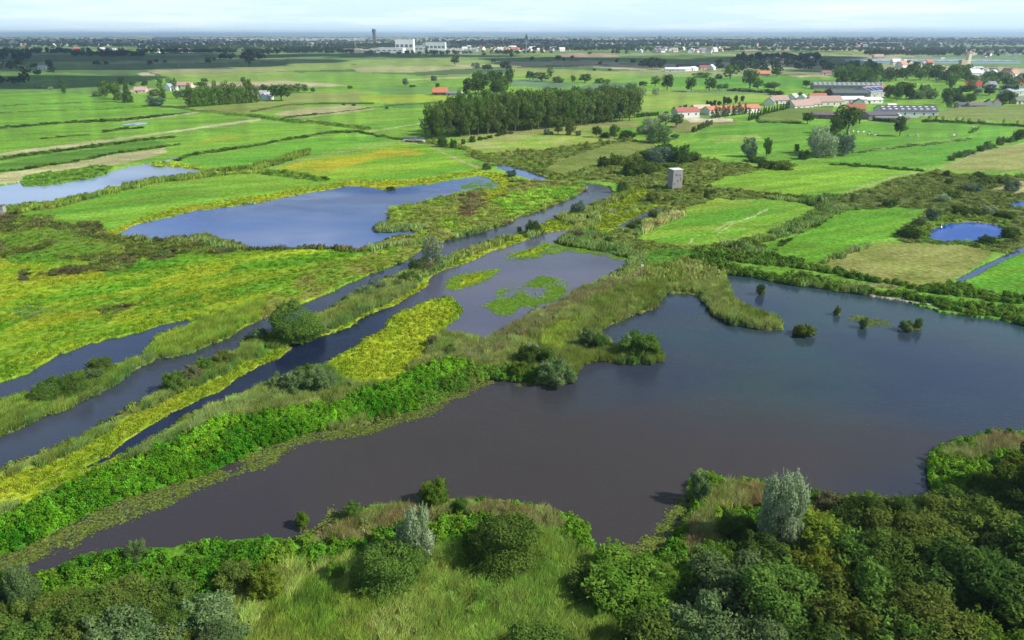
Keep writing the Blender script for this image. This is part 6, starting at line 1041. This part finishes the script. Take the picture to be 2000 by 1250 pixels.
# ---- animals
def skin_body(name, verts, edges, radii, mat, parent=None):
    me = bpy.data.meshes.new(name); me.from_pydata(verts, edges, []); o = link(name, me, mat, parent); md = o.modifiers.new('skin', 'SKIN')
    for v, r in zip(me.skin_vertices[0].data, radii): v.radius = (r, r) if not isinstance(r, tuple) else r
    me.skin_vertices[0].data[0].use_root = True; o.modifiers.new('sub', 'SUBSURF').levels = 1; return o
def cowmat():
    m, t, o = newmat('cow hide'); b = N(t, 'ShaderNodeBsdfPrincipled'); b.inputs['Roughness'].default_value = .8; tc_ = N(t, 'ShaderNodeTexCoord'); n = N(t, 'ShaderNodeTexNoise'); n.inputs['Scale'].default_value = 1.1; oi = N(t, 'ShaderNodeObjectInfo')
    ad = N(t, 'ShaderNodeVectorMath', operation='ADD'); t.links.new(tc_.outputs['Object'], ad.inputs[0]); ml = N(t, 'ShaderNodeMath', operation='MULTIPLY'); ml.inputs[1].default_value = 40; t.links.new(oi.outputs['Random'], ml.inputs[0]); t.links.new(ml.outputs[0], ad.inputs[1]); t.links.new(ad.outputs[0], n.inputs['Vector'])
    cr = N(t, 'ShaderNodeMath', operation='GREATER_THAN'); cr.inputs[1].default_value = .54; t.links.new(n.outputs[0], cr.inputs[0]); mi = N(t, 'ShaderNodeMix', data_type='RGBA'); mi.inputs[6].default_value = (.75, .73, .68, 1); mi.inputs[7].default_value = (.03, .028, .025, 1); t.links.new(cr.outputs[0], mi.inputs[0]); t.links.new(mi.outputs[2], b.inputs['Base Color']); t.links.new(b.outputs[0], o.inputs[0]); return m
cm_ = cowmat(); cow0 = None
cv = [(0, 0, 1.05), (.7, 0, 1.1), (-.75, 0, 1.15), (1.15, 0, .95), (1.45, 0, .45), (1.7, 0, .2)]; ce = [(0, 1), (0, 2), (1, 3), (3, 4), (4, 5)]; cr_ = [.42, .38, .36, .2, .17, .09]
for (bx, by, sg, b_) in ((.62, .2, 1, 1), (.62, -.2, 1, 1), (-.7, .22, -1, 2), (-.7, -.22, -1, 2)):
    k = len(cv); cv += [(bx, by, .75), (bx + .04 * sg, by, .4), (bx, by, .0)]; ce += [(b_, k), (k, k + 1), (k + 1, k + 2)]; cr_ += [.15, .08, .06]
k = len(cv); cv += [(-1.15, 0, 1.15), (-1.22, 0, .5)]; ce += [(2, k), (k, k + 1)]; cr_ += [.06, .03]
cm_pos = [(1655, 261, 'white cow nearest the broad dark tree'), (1666, 259, 'cow second from the broad dark tree in the pasture'), (1675, 261, 'cow third from the broad dark tree in the pasture'), (1686, 260, 'cow just before the middle of the pasture'), (1698, 259, 'white cow between broad tree and single tree'), (1697, 265, 'white cow lowest in the pasture, left of the single tree'), (1709, 266, 'dark cow left of the single tree'), (1713, 264, 'second dark cow left of the single tree'), (1774, 268, 'dark cow just right of the single tree'), (1790, 267, 'cow right of the single tree'), (1856, 265, 'cow at the left of the right pasture group'), (1862, 267, 'cow in the middle of the right pasture group'), (1868, 266, 'cow at the right of the right pasture group'), (1902, 251, 'cow near the top right of the pasture')]
for i, (px, py, lab) in enumerate(cm_pos):
    x, y = G(px, py, .35)
    if i == 0: cow0 = skin_body('cow', cv, ce, cr_, cm_); c = cow0
    else: c = cow0.copy(); C.objects.link(c)
    c.location = (x, y, .33); c.rotation_euler = (0, 0, rt.random() * 6.28); c.scale = (1.1, 1.1, 1.1); tag(c, lab, 'cow', 'cows grazing in the right pasture')
bv = [(0, 0, .22), (.28, 0, .25), (-.3, 0, .24), (-.5, 0, .3), (.42, 0, .5), (.40, 0, .8), (.5, 0, .9), (.66, 0, .86)]; be = [(0, 1), (0, 2), (2, 3), (1, 4), (4, 5), (5, 6), (6, 7)]; br_ = [.22, .18, .17, .07, .06, .055, .07, .03]
wb = bmt((244, 244, 240), .7); s0 = None
for i, (px, py, sc2, lab) in enumerate([(1838, 446, 1.5, 'white swan swimming on the round pond'), (156, 389, 1.3, 'white bird on the bank of the upper left pool'), (195, 341, .9, 'white bird at the tip of the reedy islet')]):
    x, y = G(px, py, 0)
    if s0 is None: s0 = skin_body('swan', bv, be, br_, wb); c = s0
    else: c = s0.copy(); c.name = 'white_bird'; C.objects.link(c)
    c.location = (x, y, .0 if i in (0, 3) else .5); c.rotation_euler = (0, 0, rt.random() * 6.28); c.scale = (sc2,) * 3; tag(c, lab, 'bird')
# ------------------------------------------------------------------ clouds (high over the plain, above the picture) and the hazy air
cmat, t, o = newmat('cloud'); b = N(t, 'ShaderNodeBsdfDiffuse'); b.inputs[0].default_value = (.9, .9, .9, 1); tb = N(t, 'ShaderNodeBsdfTranslucent'); tb.inputs[0].default_value = (.9, .9, .92, 1); ms = N(t, 'ShaderNodeMixShader'); ms.inputs[0].default_value = .3; t.links.new(b.outputs[0], ms.inputs[1]); t.links.new(tb.outputs[0], ms.inputs[2]); t.links.new(ms.outputs[0], o.inputs[0])
import bmesh
CZ = 1000.0; sh = CZ / math.tan(SUN_EL); ox, oy = sh * math.cos(SUN_AZ), sh * math.sin(SUN_AZ)
rc = np.random.default_rng(9)
def cloud(poly, n, rad, label):
    """lumpy cloud whose shadow lies over the ground patch seen at poly"""
    poly = [G(poly[i], poly[i + 1]) for i in range(0, len(poly), 2)]; xs = [p[0] for p in poly]; ys = [p[1] for p in poly]; bm = bmesh.new(); k = 0; g = 0
    while k < n and g < 5000:
        g += 1; x_, y_ = rc.uniform(min(xs), max(xs)), rc.uniform(min(ys), max(ys))
        if not inside(poly, np.array([x_]), np.array([y_]))[0]: continue
        r = rad * rc.uniform(.6, 1.3); q = bmesh.ops.create_icosphere(bm, subdivisions=2, radius=1); k += 1
        for v in q['verts']:
            d = 1 + .25 * math.sin(v.co.x * 5 + k) * math.sin(v.co.y * 4 + k * 2); v.co = (v.co.x * r * d + x_ + ox, v.co.y * r * d + y_ + oy, v.co.z * r * (.35 if v.co.z > 0 else .12) * d + CZ)
    me = bpy.data.meshes.new('cloud'); bm.to_mesh(me); bm.free(); me.polygons.foreach_set('use_smooth', [True] * len(me.polygons)); tag(link('cloud', me, cmat), kind='structure')
cloud([-350, 102, 150, 103, 460, 105, 640, 105, 600, 113, 560, 122, 440, 128, 300, 133, 120, 134, 100, 150, 60, 163, -300, 160], 110, 130, '')
cloud([640, 103, 1000, 108, 1000, 111, 760, 112, 640, 112], 40, 60, '')
cloud([1000, 113, 1250, 115, 1400, 116, 1600, 108, 1640, 113, 1600, 132, 1400, 130, 1240, 133, 1000, 126], 90, 90, '')
cloud([0, 80, 480, 80, 700, 84, 500, 87, 0, 86], 60, 420, '')
cloud([900, 80, 1500, 79, 2100, 80, 2100, 87, 1500, 84, 900, 88], 110, 420, '')
cloud([1560, 136, 1610, 132, 1740, 131, 1740, 144, 1640, 146], 16, 45, '')
cloud([-250, 1290, 400, 1270, 1200, 1300, 1300, 1400, -300, 1400], 0, 10, '') if False else None
# air
hb = boxg(-45000, 45000, -1500, 80000, -2.0, 102.0); hz = link('haze', mk_mesh('haze', *hb)); tag(hz, kind='stuff'); tag(hz, 'pale blue haze over the far plain', 'haze')
m, t, o = newmat('air'); pv = N(t, 'ShaderNodeVolumePrincipled'); pv.inputs['Density'].default_value = HAZE; pv.inputs['Color'].default_value = (.58, .79, 1.0, 1); pv.inputs['Anisotropy'].default_value = .2; t.links.new(pv.outputs[0], o.inputs['Volume']); hz.data.materials.append(m)
print('TOTAL SCATTER', TOT, 'objects', len(bpy.data.objects))
